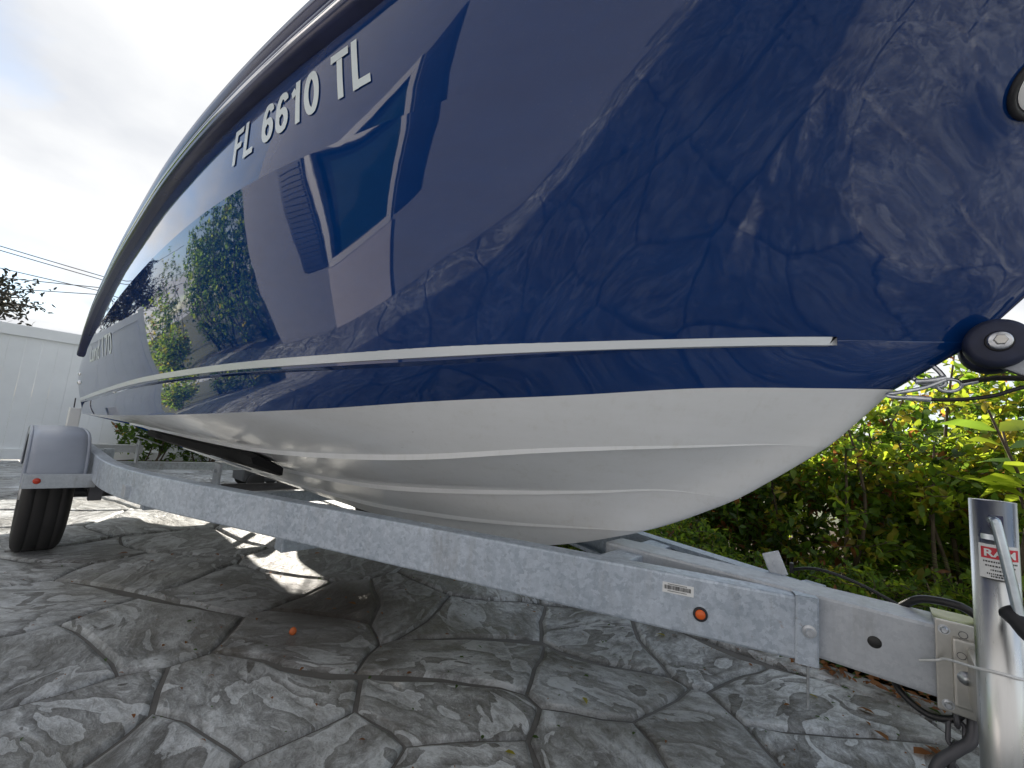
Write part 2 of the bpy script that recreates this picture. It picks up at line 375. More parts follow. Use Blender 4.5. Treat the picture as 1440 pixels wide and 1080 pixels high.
def clip_poly(poly, mx, my, nx, ny):
    out = []
    for i in range(len(poly)):
        a = poly[i]; b = poly[(i + 1) % len(poly)]
        da = (a[0] - mx) * nx + (a[1] - my) * ny; db = (b[0] - mx) * nx + (b[1] - my) * ny
        if da <= 0: out.append(a)
        if da * db < 0: k = da / (da - db); out.append((a[0] + (b[0] - a[0]) * k, a[1] + (b[1] - a[1]) * k))
    return out
def warp(x, y):
    v = mnoise.noise_vector(Vector((x * 2.1, y * 2.1, 3.3))) * 0.085 + mnoise.noise_vector(Vector((x * 9, y * 9, 7.1))) * 0.014
    return (x + v.x, y + v.y)
nslab = 0
for i, (sx, sy) in enumerate(seeds):
    poly = [(DX0, DY0), (DX1, DY0), (DX1, DY1), (DX0, DY1)]
    for j, (ox, oy) in sorted(enumerate(seeds), key=lambda q: (q[1][0] - sx) ** 2 + (q[1][1] - sy) ** 2)[1:22]:
        dx, dy = ox - sx, oy - sy; L = math.hypot(dx, dy)
        poly = clip_poly(poly, (sx + ox) / 2, (sy + oy) / 2, dx / L, dy / L)
        if len(poly) < 3: break
    if len(poly) < 3: continue
    area = 0.5 * sum(poly[k][0] * poly[(k + 1) % len(poly)][1] - poly[(k + 1) % len(poly)][0] * poly[k][1] for k in range(len(poly)))
    if abs(area) < 0.04: continue
    keep = [poly[k] for k in range(len(poly)) if math.hypot(poly[k][0] - poly[k - 1][0], poly[k][1] - poly[k - 1][1]) > 0.06]
    if len(keep) >= 3: poly = keep
    sub = []
    for k in range(len(poly)):
        a, b = poly[k], poly[(k + 1) % len(poly)]; L = math.hypot(b[0] - a[0], b[1] - a[1]); m = max(1, int(L / 0.09))
        for q in range(m): sub.append((a[0] + (b[0] - a[0]) * q / m, a[1] + (b[1] - a[1]) * q / m))
    sub = [warp(*q) for q in sub]; n = len(sub)
    def inset(d, pts):
        out = []
        for k in range(n):
            a, b = pts[k - 1], pts[(k + 1) % n]; tx, ty = b[0] - a[0], b[1] - a[1]; L = math.hypot(tx, ty) or 1
            out.append((pts[k][0] - ty / L * d, pts[k][1] + tx / L * d))
        return out
    jw = 0.0035 + 0.0055 * rs.random()
    r0 = inset(jw, sub); r1 = inset(jw + 0.004, sub); r2 = inset(jw + 0.018, sub)
    tz = rs.uniform(-0.002, 0.002)
    m = MB(); vs_ = [(x, y, -0.02) for x, y in r0] + [(x, y, tz - 0.006) for x, y in r1] + [(x, y, tz) for x, y in r2]
    fs = [(a * n + k, a * n + (k + 1) % n, (a + 1) * n + (k + 1) % n, (a + 1) * n + k) for a in (0, 1) for k in range(n)]
    m.add(vs_, fs, 0, True); m.add([(x, y, tz) for x, y in r2], [tuple(range(n))], 0, False)
    m.build('paving_slab', 'stamped_concrete', driveway); nslab += 1
# smooth concrete edging along the planting bed
e = MB(); x = DX0
edge = MB(); edge.box((DX0 - 0.25, DY1 + 0.012, -0.03), (DX1 + 0.25, DY1 + 0.16, 0.012), bev=0.012)
edge.build('edging', 'stamped_concrete', driveway)
bed = MB(); rows = []
for iy in range(14):
    y = DY1 + 0.155 + (iy / 13) ** 1.3 * 6.0
    rows.append([(xx, y, 0.0 + 0.05 * mnoise.noise(Vector((xx * 1.3, y * 1.3, 0))) + 0.02 * mnoise.noise(Vector((xx * 5, y * 5, 0)))) for xx in np.linspace(-12, 6, 90)])
bed.grid(rows); bed.build('planting_bed', 'soil', kind='structure')

# ------------------------------------------------------------------ white vinyl fence
FX = -8.45
fence = thing('fence', 'white vinyl privacy fence behind the stern of the boat', 'fence', (FX, 0, 0))
plank = MB(); plank.box((-0.012, -0.073, 0.12), (0.012, 0.073, 1.62), bev=0.0018); pm = plank.mesh('plank', 'fence_vinyl')
y = -2.25
while y < 6.5:
    o = link('plank', pm, None); o.location = (FX - 0.02, y, 0); o.parent = fence; o.matrix_parent_inverse = Matrix.Translation((-FX, 0, 0)); y += 0.1468
for z0, z1, nm in ((1.60, 1.745, 'top_rail'), (0.02, 0.155, 'bottom_rail')):
    m = MB(); m.box((FX - 0.045, -2.33, z0), (FX + 0.025, 6.6, z1), bev=0.006); m.build(nm, 'fence_vinyl', fence)
for yy in (-2.36, 0.55, 3.0, 5.45):
    m = MB(); m.box((FX - 0.065, yy - 0.063, -0.03), (FX + 0.032, yy + 0.063, 1.78), bev=0.006); po = m.build('fence_post', 'fence_vinyl', fence)
    m = MB(); m.add([(FX - 0.09, yy - 0.08, 1.782), (FX + 0.055, yy - 0.08, 1.782), (FX + 0.055, yy + 0.08, 1.782), (FX - 0.09, yy + 0.08, 1.782), (FX - 0.017, yy, 1.84)], [(0, 1, 4), (1, 2, 4), (2, 3, 4), (3, 0, 4), (3, 2, 1, 0)])
    m.build('post_cap', 'fence_vinyl', po)

# ------------------------------------------------------------------ the boat
XS = -5.1
ROWS = {  # stem first, (x, half breadth, z)
 'keel0': [(-0.51, 0, 0.63), (-0.58, 0, 0.595), (-0.996, 0, 0.474), (-1.4, 0, 0.428), (-1.8, 0, 0.417), (-2.8, 0, 0.417), (XS, 0, 0.417)],
 's3': [(-0.50, 0, 0.635), (-0.75, 0.05, 0.586), (-1.02, 0.08, 0.548), (-1.38, 0.10, 0.512), (-1.78, 0.12, 0.487), (-2.8, 0.135, 0.472), (XS, 0.14, 0.47)],
 's2': [(-0.295, 0, 0.745), (-0.42, 0.07, 0.748), (-0.61, 0.13, 0.716), (-0.88, 0.18, 0.674), (-1.26, 0.225, 0.626), (-1.57, 0.25, 0.598), (-2.5, 0.285, 0.572), (XS, 0.30, 0.565)],
 's1': [(-0.105, 0, 0.892), (-0.20, 0.075, 0.885), (-0.31, 0.16, 0.867), (-0.49, 0.285, 0.841), (-0.675, 0.38, 0.813), (-0.96, 0.46, 0.768), (-1.27, 0.50, 0.737), (-2.2, 0.54, 0.69), (XS, 0.56, 0.67)],
 'blue': [(0.015, 0, 1.022), (-0.12, 0.125, 1.009), (-0.29, 0.255, 0.993), (-0.53, 0.42, 0.954), (-0.84, 0.575, 0.919), (-1.08, 0.67, 0.888), (-1.44, 0.745, 0.861), (-2.1, 0.81, 0.825), (-3.32, 0.85, 0.78), (XS, 0.87, 0.735)],
 'stripe': [(0.135, 0, 1.115), (0.04, 0.06, 1.113), (-0.10, 0.16, 1.105), (-0.39, 0.395, 1.068), (-0.62, 0.565, 1.037), (-1.0, 0.72, 1.008), (-1.69, 0.82, 0.99), (-2.64, 0.868, 0.965), (-4.0, 0.89, 0.905), (XS, 0.90, 0.85)],
 'knuckle': [(0.50, 0, 1.57), (0.32, 0.17, 1.555), (0.0, 0.45, 1.53), (-0.3, 0.645, 1.505), (-0.66, 0.79, 1.475), (-0.90, 0.848, 1.465), (-1.28, 0.922, 1.447), (-1.73, 0.96, 1.43), (-2.25, 0.975, 1.41), (-2.87, 0.98, 1.38), (-3.6, 0.972, 1.34), (-4.2, 0.96, 1.30), (XS, 0.945, 1.12)],
 'rub': [(0.76, 0, 1.92), (0.62, 0.22, 1.89), (0.32, 0.53, 1.83), (-0.05, 0.735, 1.77), (-0.40, 0.818, 1.725), (-0.73, 0.866, 1.695), (-1.07, 0.912, 1.68), (-1.375, 0.94, 1.67), (-1.68, 0.959, 1.66), (-2.14, 0.972, 1.645), (-2.99, 0.97, 1.615), (-3.88, 0.96, 1.545), (-4.5, 0.953, 1.45), (-4.85, 0.948, 1.36), (XS, 0.942, 1.21)],
}
PW = 0.6
class Row:
    def __init__(s, c):
        s.x0 = c[0][0]; s.w = [(s.x0 - x) ** PW for x, _, _ in c]
        s.g = np.linspace(0, s.w[-1], 600)
        def smooth(ys):
            f = pchip(s.w, ys); a = np.array([f(w) for w in s.g]); K = 28
            pad = np.concatenate([2 * a[0] - a[K:0:-1], a, 2 * a[-1] - a[-2:-K - 2:-1]])
            k = np.exp(-0.5 * (np.arange(-K, K + 1) / 12.0) ** 2); return np.convolve(pad, k / k.sum(), 'valid')
        ya = smooth([q[1] for q in c]); za = smooth([q[2] for q in c])
        s.fy = lambda w: float(np.interp(w, s.g, ya)); s.fz = lambda w: float(np.interp(w, s.g, za))
    def at_w(s, w): return Vector((s.x0 - max(w, 0) ** (1 / PW), s.fy(w), s.fz(w)))
    def at(s, t): return s.at_w(t * s.w[-1])
    def at_x(s, x): return s.at_w(max(s.x0 - x, 0) ** PW)
RW = {k: Row(v) for k, v in ROWS.items()}
NS = 150
TT = [i / NS for i in range(NS + 1)]
def stb(p, side): return (p[0], -p[1] * side, p[2])
def crease(t): u = min(1.0, max(0.0, (t - 0.335) / 0.09)); return u * u * (3 - 2 * u)
def bez(t, s, up):
    A = RW['stripe'].at(t); K = RW['knuckle'].at(t); B = RW['rub'].at(t); k = (K - A).length / ((K - A).length + (B - K).length)
    M = (K - A * (1 - k) ** 2 - B * (k * k)) / (2 * k * (1 - k)); u = k + (1 - k) * s if up else k * s
    p = A * (1 - u) ** 2 + M * (2 * u * (1 - u)) + B * (u * u); p.y = max(0.0, p.y); return p
def topside(t, s):
    a = RW['stripe'].at(t); b = RW['knuckle'].at(t); p = a.lerp(b, s); p.y += 4 * s * (1 - s) * 0.010 * min(1, t * 3)
    w = crease(t); q = p.lerp(bez(t, s, False), 1 - w) if w < 1 else p; return q
def upper(t, s):
    a = RW['knuckle'].at(t); b = RW['rub'].at(t); p = a.lerp(b, s); w = crease(t)
    return p.lerp(bez(t, s, True), 1 - w) if w < 1 else p
boat = thing('motorboat', 'navy blue and white motorboat on a galvanised trailer', 'boat', (-2.2, 0, 0.417))
def fade(t): u = min(1.0, t / 0.42); return u * u * (3 - 2 * u)
def strake(k):
    def E(t): return RW[k].at(t)
    def Up(t): p = RW[k].at(t); return Vector((p.x, p.y + 0.004 * fade(t), p.z + 0.017 * fade(t)))
    def In(t): p = RW[k].at(t); return Vector((p.x, max(0, p.y - 0.024 * fade(t)), p.z + 0.010 * fade(t)))
    return Up, E, In
s1, s2, s3 = strake('s1'), strake('s2'), strake('s3')
keel = lambda t: RW['keel0'].at(t)
STEM = pchip([0.43, 0.474, 0.54, 0.598, 0.635, 0.711, 0.745, 0.80, 0.869, 0.892, 0.96, 1.022], [-1.4, -0.996, -0.76, -0.575, -0.485, -0.342, -0.285, -0.212, -0.126, -0.099, -0.038, 0.015])
def band(f0, f1, n, bulge=0.0, stem=False):
    out = []
    for j in range(n + 1):
        r = []
        for t in TT:
            p = f0(t).lerp(f1(t), j / n)
            if stem and t < 0.12: p.x += (STEM(p.z) - p.x) * (1 - t / 0.12) * max(0.0, 1 - abs(p.y) / 0.06)
            if bulge: p.y += 4 * (j / n) * (1 - j / n) * bulge * fade(t)
            r.append(p)
        out.append(r)
    return out
blue = lambda t: RW['blue'].at(t)
lf = lambda t: min(1.0, max(0.0, (t - 0.14) * 5))
ledge_in = lambda t: RW['stripe'].at(t) + Vector((0, -0.016 * lf(t) - 0.001 * fade(t), -0.002 - 0.024 * lf(t)))
ledge_out = lambda t: RW['stripe'].at(t) + Vector((0, -0.003 * lf(t), -0.001 - 0.018 * lf(t)))
bot = MB(); top = MB(); led = MB()
for side in (1, -1):
    fl = side == 1
    for f0, f1, n, bu in ((keel, s3[2], 2, 0.002), (s3[2], s3[1], 1, 0), (s3[1], s3[0], 1, 0), (s3[0], s2[2], 6, 0.003), (s2[2], s2[1], 1, 0), (s2[1], s2[0], 1, 0),
                          (s2[0], s1[2], 6, 0.004), (s1[2], s1[1], 1, 0), (s1[1], s1[0], 1, 0), (s1[0], blue, 5, 0.008)):
        bot.grid([[stb(p, side) for p in r] for r in band(f0, f1, max(n, 2), bu, True)], flip=fl)
    top.grid([[stb(p, side) for p in r] for r in band(blue, ledge_in, 4, 0.004)], flip=fl)
    top.grid([[stb(p, side) for p in r] for r in band(ledge_in, ledge_out, 1)], flip=fl)
    top.grid([[stb(p, side) for p in r] for r in band(ledge_out, lambda t: RW['stripe'].at(t), 1)], flip=fl)
    top.grid([[stb(topside(t, j / 16), side) for t in TT] for j in range(17)], flip=fl)
    top.grid([[stb(upper(t, j / 6), side) for t in TT] for j in range(7)], flip=fl)
bot.build('hull_bottom', 'white_gelcoat', boat); top.build('hull_topsides', 'blue_gelcoat', boat)
# transom
tr_pts = [RW[k].at(1.0) for k in ('keel0', 's3', 's2', 's1', 'blue', 'stripe', 'knuckle', 'rub')]
m = MB(); m.add([(XS, -p.y, p.z) for p in tr_pts] + [(XS, p.y, p.z) for p in reversed(tr_pts[1:])], [tuple(range(2 * len(tr_pts) - 1))]); m.build('transom', 'blue_gelcoat', boat)
# silver stripe, a few millimetres proud
for side in (1, -1):
    m = MB(); ra = []; rb = []; rc = []
    for i in range(121):
        x = -0.062 - (i / 120) ** 1.3 * (-0.062 - XS - 0.002)
        p = RW['stripe'].at_x(x); q = RW['stripe'].at_x(x if i else -0.085)
        h = 0.021
        ra.append(stb(p + Vector((0, 0.004, h)), side)); rb.append(stb(q + Vector((0, 0.004, -0.012)), side)); rc.append(stb(q + Vector((0, -0.01, -0.0125)), side))
    m.grid([ra, rb], flip=side != 1); m.grid([rb[2:], rc[2:]], flip=side != 1); m.build('hull_stripe', 'stripe_silver', boat)
# rub rail and gunwale cap
def sweep(prof, name, mat, parent):
    m = MB()
    for side in (1, -1):
        rows = [[stb(RW['rub'].at(t) + Vector((0, dy * min(1, t * 12 + 0.15), dz)), side) for t in TT] for dy, dz in prof]
        m.grid(rows, flip=side == 1)
    return m.build(name, mat, parent)
rr = sweep([(-0.01, -0.004), (0.022, -0.002), (0.034, 0.006), (0.037, 0.016), (0.030, 0.021), (0.030, 0.027), (0.037, 0.031), (0.036, 0.044), (0.028, 0.052), (0.012, 0.053)], 'rub_rail', 'rub_rail_vinyl', boat)
sweep([(0.0302, 0.0195), (0.0385, 0.022), (0.0385, 0.026), (0.0302, 0.0285)], 'rail_insert', 'chrome', rr)
gw = sweep([(0.014, 0.052), (0.026, 0.06), (0.034, 0.085), (0.033, 0.104), (0.024, 0.114)], 'gunwale', 'rub_rail_vinyl', boat)
sweep([(0.0255, 0.113), (0.016, 0.124), (-0.004, 0.130), (-0.10, 0.132), (-0.11, 0.06)], 'gunwale_cap', 'deck_white', boat)
for i in range(12):
    p = RW['rub'].at_x(-0.9 - 0.33 * i); m = MB(); m.lathe([(0.0, 0.0), (0.006, 0.001), (0.006, 0.004), (0.0, 0.007)], (p.x, -(p.y + 0.012), p.z + 0.126), (0, -0.4, 1), 10); m.build('snap', 'chrome', boat)
m = MB(); rows = []
for t in TT[2:]:
    p = RW['rub'].at(t); rows.append([(p.x, (p.y - 0.1) * k, p.z + 0.062 + 0.02 * (1 - k * k)) for k in np.linspace(-1, 1, 9)])
m.grid(rows, flip=True); m.build('deck', 'deck_white', boat)

def find_t(fn, x, s):
    lo, hi = 0.0, 1.0
    for _ in range(30):
        mid = (lo + hi) / 2
        if fn(mid, s).x > x: lo = mid
        else: hi = mid
    return (lo + hi) / 2
def hull_surf_upper(x, s):
    """point and normal on the strip between knuckle and rub rail (starboard)"""
    t = find_t(upper, x, s); p = upper(t, s); du = upper(t + 0.01, s) - upper(t - 0.01, s); dv = upper(t, s + 0.05) - upper(t, s - 0.05)
    n = du.cross(dv).normalized(); n = n if n.y > 0 else -n
    return Vector((p.x, -p.y, p.z)), Vector((n.x, -n.y, n.z))
def text_mesh(body, bold=0.0, shear=0.0):
    cu = bpy.data.curves.new('txt', 'FONT'); cu.body = body; cu.size = 1.0; cu.offset = bold; cu.shear = shear; cu.resolution_u = 4
    ob = bpy.data.objects.new('txt', cu); COL.objects.link(ob); dg = bpy.context.evaluated_depsgraph_get(); dg.update()
    me = bpy.data.meshes.new_from_object(ob.evaluated_get(dg)); bpy.data.objects.remove(ob, do_unlink=True); bpy.data.curves.remove(cu)
    bm = bmesh.new(); bm.from_mesh(me); bmesh.ops.triangulate(bm, faces=bm.faces)
    bmesh.ops.subdivide_edges(bm, edges=[e for e in bm.edges if e.calc_length() > 0.15], cuts=2, use_grid_fill=False); bmesh.ops.triangulate(bm, faces=bm.faces)
    vs_ = [tuple(v.co) for v in bm.verts]; bm.verts.index_update(); fs = [tuple(v.index for v in f.verts) for f in bm.faces]; bm.free(); bpy.data.meshes.remove(me)
    return vs_, fs
def letters(pts, fs, name, mat):
    par = list(range(len(pts)))
    def root(i):
        while par[i] != i: par[i] = par[par[i]]; i = par[i]
        return i
    for f in fs:
        for k in f[1:]: par[root(k)] = root(f[0])
    isl = {}
    for f in fs: isl.setdefault(root(f[0]), []).append(f)
    for g_ in isl.values():
        ids = sorted({i for f in g_ for i in f}); mp = {i: k for k, i in enumerate(ids)}
        m = MB(); m.add([pts[i] for i in ids], [tuple(mp[i] for i in f) for f in g_]); m.build(name, mat, boat)
def hull_text(body, xa, xb, sa, sb, name, mat, bold=0.02, shear=0.0, off=0.0025, slant=0.0):
    vs_, fs = glyphs(body); w0 = min(v[0] for v in vs_); w1 = max(v[0] for v in vs_); h = max(v[1] for v in vs_)
    out = []
    for v in vs_:
        k = (v[0] - w0) / (w1 - w0); s = sa + (sb - sa) * v[1] / h
        p, n = hull_surf_upper(xa + (xb - xa) * k, s); out.append(p + n * off)
    letters(out, fs, name, mat)
def glyphs(body):
    W_ = 0.092   # half stroke
    el = lambda cx, cy, rx, ry, a0, a1, n=22: [(cx + rx * math.cos(R(a0 + (a1 - a0) * k / n)), cy + ry * math.sin(R(a0 + (a1 - a0) * k / n))) for k in range(n + 1)]
    st = {'0': ([el(0.29, 0.5, 0.29 - W_, 0.5 - W_, 90, 450, 36)], 0.58, True),
          '6': ([[(0.475, 0.755)] + el(0.30, 0.72, 0.19, 0.19, 30, 110, 8) + [(0.155, 0.80), (0.115, 0.68), (0.097, 0.5), (0.097, 0.40)] + el(0.29, 0.32, 0.193, 0.228, 170, 500, 30)], 0.58, False),
          '1': ([[(0.30, 0.0), (0.30, 0.34), (0.30, 0.67), (0.30, 1.0)], [(0.05, 0.735), (0.13, 0.765), (0.205, 0.83)]], 0.46, False),
          'F': ([[(W_, 0), (W_, 0.34), (W_, 0.67), (W_, 1)], [(2 * W_, 0.91), (0.35, 0.91), (0.53, 0.91)], [(2 * W_, 0.51), (0.33, 0.51), (0.47, 0.51)]], 0.56, False),
          'L': ([[(W_, 0), (W_, 0.34), (W_, 0.67), (W_, 1)], [(2 * W_, 0.088), (0.35, 0.088), (0.54, 0.088)]], 0.57, False),
          'T': ([[(0.0, 0.91), (0.19, 0.91), (0.41, 0.91), (0.60, 0.91)], [(0.30, 0), (0.30, 0.4), (0.30, 0.822)]], 0.60, False)}
    vs_ = []; fs = []; x = 0.0
    for ch in body:
        if ch == ' ': x += 0.34; continue
        paths, w, closed = st[ch]
        for P in paths:
            o = len(vs_); n = len(P)
            for i, (px_, py_) in enumerate(P):
                a = P[i - 1] if i else (P[-2] if closed else P[0]); b = P[i + 1] if i < n - 1 else (P[1] if closed else P[-1])
                tx, ty = b[0] - a[0], b[1] - a[1]; l_ = math.hypot(tx, ty) or 1
                h_ = W_ * (0.88 if abs(tx) > abs(ty) * 2 else 1.0); nx, ny = -ty / l_ * h_, tx / l_ * h_
                vs_ += [(x + px_ + nx, py_ + ny), (x + px_ - nx, py_ - ny)]
            fs += [(o + 2 * i, o + 2 * i + 1, o + 2 * i + 3, o + 2 * i + 2) for i in range(n - 1)]
        x += w + 0.10
    return vs_, fs
hull_text('FL 6610 TL', -1.36, -0.79, 0.37, 0.82, 'registration_letter', 'letter_vinyl', 0.016)
def stern_text(body, xa, xb, za, zb, name, mat):
    vs_, fs = text_mesh(body, 0.008, 0.25); w0 = min(v[0] for v in vs_); w1 = max(v[0] for v in vs_); h = max(v[1] for v in vs_); out = []
    for v in vs_:
        x = xa + (xb - xa) * (v[0] - w0) / (w1 - w0); z = za + (zb - za) * max(0, v[1]) / h
        a = RW['stripe'].at_x(x); b = RW['knuckle'].at_x(x); k = (z - a.z) / (b.z - a.z)
        out.append((x, -(a.y + (b.y - a.y) * k + 0.012), z))
    letters(out, fs, name, mat)
stern_text("Lund 170", -4.3, -3.2, 1.12, 1.235, 'name_letter', 'letter_vinyl')
# bow: docking light, bow eye
def topside_at(x, s):
    # find t with topside(t,s).x == x
    lo, hi = 0.0, 1.0
    for _ in range(40):
        mid = (lo + hi) / 2
        if topside(mid, s).x > x: lo = mid
        else: hi = mid
    t = (lo + hi) / 2; p = topside(t, s); du = topside(t + 0.01, s) - topside(t - 0.01, s); dv = topside(t, s + 0.02) - topside(t, s - 0.02)
    n = du.cross(dv).normalized(); n = n if n.y > 0 else -n
    return Vector((p.x, -p.y, p.z)), Vector((n.x, -n.y, n.z))
lp, ln = topside_at(0.200, 0.86)
m = MB(); m.lathe([(0.050, 0.001), (0.050, 0.006), (0.045, 0.009), (0.037, 0.004), (0.035, -0.004)], lp, ln, 32); dl = m.build('docking_light', 'rubber_black', boat)
m = MB(); m.lathe([(0.0365, 0.0045), (0.028, 0.009), (0.014, 0.012), (0.0, 0.013)], lp, ln, 32); m.build('lens', 'lens_white', dl)
# bow eye (U bolt on the stem)
eye = Vector((0.062, 0, 1.058)); ed = Vector((0.72, 0, -0.69))
m = MB(); pts = []
for k in range(13):
    a = math.pi * k / 12; pts.append(eye + Vector((0.69, 0, 0.72)) * (0.020 * math.cos(a)) + ed * (0.004 + 0.036 * math.sin(a) - 0.012 * (1 - math.sin(a))))
m.tube(pts, 0.0045, 8); m.build('bow_eye', 'zinc_bolt', boat)
# stern fittings: cleat, drain covers, tie-down eye
for (x, y, z, r) in ((-5.02, -0.935, 1.06, 0.016), (-5.03, -0.93, 0.99, 0.018)):
    m = MB(); m.lathe([(0, 0.016), (r * 0.6, 0.014), (r, 0.006), (r, -0.02)], (x, y, z), (0.1, -1, 0), 14); m.build('through_hull_fitting', 'chrome', boat)

# ------------------------------------------------------------------ the trailer
trl = thing('boat_trailer', 'galvanised steel boat trailer carrying the navy boat', 'trailer', (-2.0, 0, 0))
RZ0, RZ1 = 0.440, 0.567
path = spline([(-5.25, -0.925), (-4.2, -0.925), (-3.05, -0.925)], 4)
path = [(-5.25, -0.925), (-4.6, -0.925), (-3.9, -0.925), (-3.2, -0.925), (-2.98, -0.925)]
A0 = Vector((-2.98, -0.925)); A1 = Vector((-2.55, -0.925)); A2 = Vector((-2.12, -0.780))
for k in range(1, 13):
    u = k / 12; q = A0 * (1 - u) ** 2 + A1 * 2 * u * (1 - u) + A2 * u * u; path.append((q.x, q.y))
for k in range(1, 11): u = k / 10; path.append((-2.12 + u * (2.12 - 0.130), -0.780 + u * (0.780 - 0.075)))
def rail(side, name):
    m = MB(); w = 0.052; rows = []
    # section offsets (inward, z): outer web with rolled corners, flanges turned inwards with small lips
    sec = [(w, RZ1 - 0.013), (w, RZ1), (0.006, RZ1), (0.0018, RZ1 - 0.0018), (0, RZ1 - 0.006), (0, RZ0 + 0.006), (0.0018, RZ0 + 0.0018), (0.006, RZ0), (w, RZ0), (w, RZ0 + 0.013), (w - 0.004, RZ0 + 0.013), (w - 0.004, RZ0 + 0.004), (0.006, RZ0 + 0.006), (0.006, RZ1 - 0.006), (w - 0.004, RZ1 - 0.004), (w - 0.004, RZ1 - 0.013), (w, RZ1 - 0.013)]
    for i, (x, y) in enumerate(path):
        a = Vector(path[max(i - 1, 0)]); b = Vector(path[min(i + 1, len(path) - 1)]); t = (b - a).normalized(); nrm = Vector((-t.y, t.x))
        rows.append([(x + nrm.x * d, (y + nrm.y * d) * side, z) for d, z in sec])
    m.grid(rows, smooth=False, flip=side == 1)
    return m.build(name, 'galvanised', trl)
rail_s = rail(1, 'frame_rail'); rail_p = rail(-1, 'frame_rail')
# sleeve plate at the nose of each rail, tongue tube
tdir = Vector((1.99, 0.705, 0)).normalized(); tn = Vector((-tdir.y, tdir.x, 0))
for side in (1, -1):
    def L(a, d, z): p = Vector((-0.130, -0.075, 0)) + tdir * a + tn * d; return (p.x, p.y * side, z)
    m = MB(); lo, hi = RZ0 - 0.004, RZ1 + 0.004
    prof = [(-0.022, -0.002), (-0.018, -0.0045), (0.016, -0.0045), (0.020, -0.002)]
    for (a0, d0), (a1, d1) in zip(prof[:-1], prof[1:]):
        q = [L(a0, d0, lo), L(a1, d1, lo), L(a1, d1, hi), L(a0, d0, hi)]; m.add(q, [(0, 1, 2, 3) if side == 1 else (3, 2, 1, 0)])
    q = [L(-0.022, -0.002, hi), L(0.020, -0.002, hi), L(0.020, 0.05, hi), L(-0.022, 0.05, hi)]; m.add(q, [(0, 1, 2, 3)])
    q = [L(0.020, -0.002, lo), L(0.020, 0.05, lo), L(0.020, 0.05, hi), L(0.020, -0.002, hi)]; m.add(q, [(0, 1, 2, 3)])
    slv = m.build('rail_sleeve', 'galvanised', trl)
    m = MB(); c = Vector(L(0.002, -0.005, 0.504)); ax = Vector((-tn.x, -tn.y * side, 0))
    m.lathe([(0.0, 0.011), (0.0075, 0.011), (0.0085, 0.009), (0.0085, 0.003), (0.013, 0.0025), (0.013, 0.0)], c, ax, 6 if False else 18, smooth=False); m.build('bolt', 'zinc_bolt', slv)
m = MB(); m.box((-0.62, -0.05, 0.447), (1.25, 0.05, 0.574), bev=0.007); tongue = m.build('tongue', 'galvanised_tongue', trl)
m = MB(); m.lathe([(0.0112, 0.0002), (0.0108, 0.0008), (0.0, 0.0007)], (-0.023, -0.0502, 0.512), (0, -1, 0), 24); m.build('access_hole_dark', 'ink_hole_black', tongue)  # proud black disc paints the shade inside the hole
m = MB(); m.box((-0.58, -0.20, 0.452), (-0.505, 0.20, 0.562), bev=0.004); m.build('cross_member', 'galvanised', trl)
for x, z in ((-1.75, 0.345), (-2.75, 0.345), (-4.45, 0.345)):
    yb = 0.50 if x > -2 else 0.76
    m = MB(); m.box((x - 0.035, -yb, z), (x + 0.035, yb, z + 0.06), bev=0.004)
    for sd in (-1, 1):
        m.box((x - 0.032, sd * (yb - 0.03) - 0.03, z + 0.055), (x + 0.032, sd * (yb - 0.03) + 0.03, RZ0 + 0.06), bev=0.003)
        m.box((x - 0.03, min(sd * (yb - 0.03), sd * (yb + 0.10)), RZ0 + 0.02), (x + 0.03, max(sd * (yb - 0.03), sd * (yb + 0.10)), RZ0 + 0.057), bev=0.003)
    m.build('cross_member', 'galvanised', trl)
m = MB(); m.box((-4.70, -0.92, 0.60), (-4.64, 0.92, 0.66), bev=0.003) if False else None
m = MB(); m.tube([(-3.6, -1.0, 0.31), (-3.6, 1.0, 0.31)], 0.030, 14); m.build('axle', 'axle_steel', trl)
for side in (1, -1):   # leaf springs and hangers
    m = MB()
    for k in range(3):
        L_ = 0.36 - 0.08 * k; z = 0.335 + 0.009 * k
        m.box((-3.6 - L_, -side * 0.885 - 0.022, z), (-3.6 + L_, -side * 0.885 + 0.022, z + 0.008))
    m.box((-3.27, -side * 0.885 - 0.026, 0.32), (-3.21, -side * 0.885 + 0.026, 0.445)); m.box((-3.99, -side * 0.885 - 0.026, 0.32), (-3.93, -side * 0.885 + 0.026, 0.445))
    m.build('leaf_spring', 'axle_steel', trl)
# wheels
def wheel(side):
    c = Vector((-3.6, -1.055 * side, 0.312)); ax = Vector((0, -side, 0)); w = 0.093; r = 0.312
    m = MB(); m.lathe([(0.17, -w * 0.8), (0.19, -w), (0.25, -w * 1.05), (0.285, -w * 0.98), (0.302, -w * 0.86), (r, -w * 0.74), (r, -0.052), (r - 0.003, -0.050), (r - 0.003, -0.047), (r, -0.045), (r, -0.004), (r - 0.003, -0.002), (r - 0.003, 0.002), (r, 0.004), (r, 0.045), (r - 0.003, 0.047), (r - 0.003, 0.050), (r, 0.052), (r, w * 0.74), (0.302, w * 0.86), (0.285, w * 0.98), (0.25, w * 1.05), (0.19, w), (0.17, w * 0.8)], c, ax, 64)
    wh = m.build('wheel', 'tyre_rubber', trl)
    m = MB(); m.lathe([(0.172, -0.08), (0.172, 0.082), (0.165, 0.086), (0.155, 0.06), (0.09, 0.05), (0.07, 0.065), (0.04, 0.07), (0.035, 0.10), (0, 0.10)], c, ax, 32); m.build('rim', 'rim_steel', wh)
wheel(1); wheel(-1)
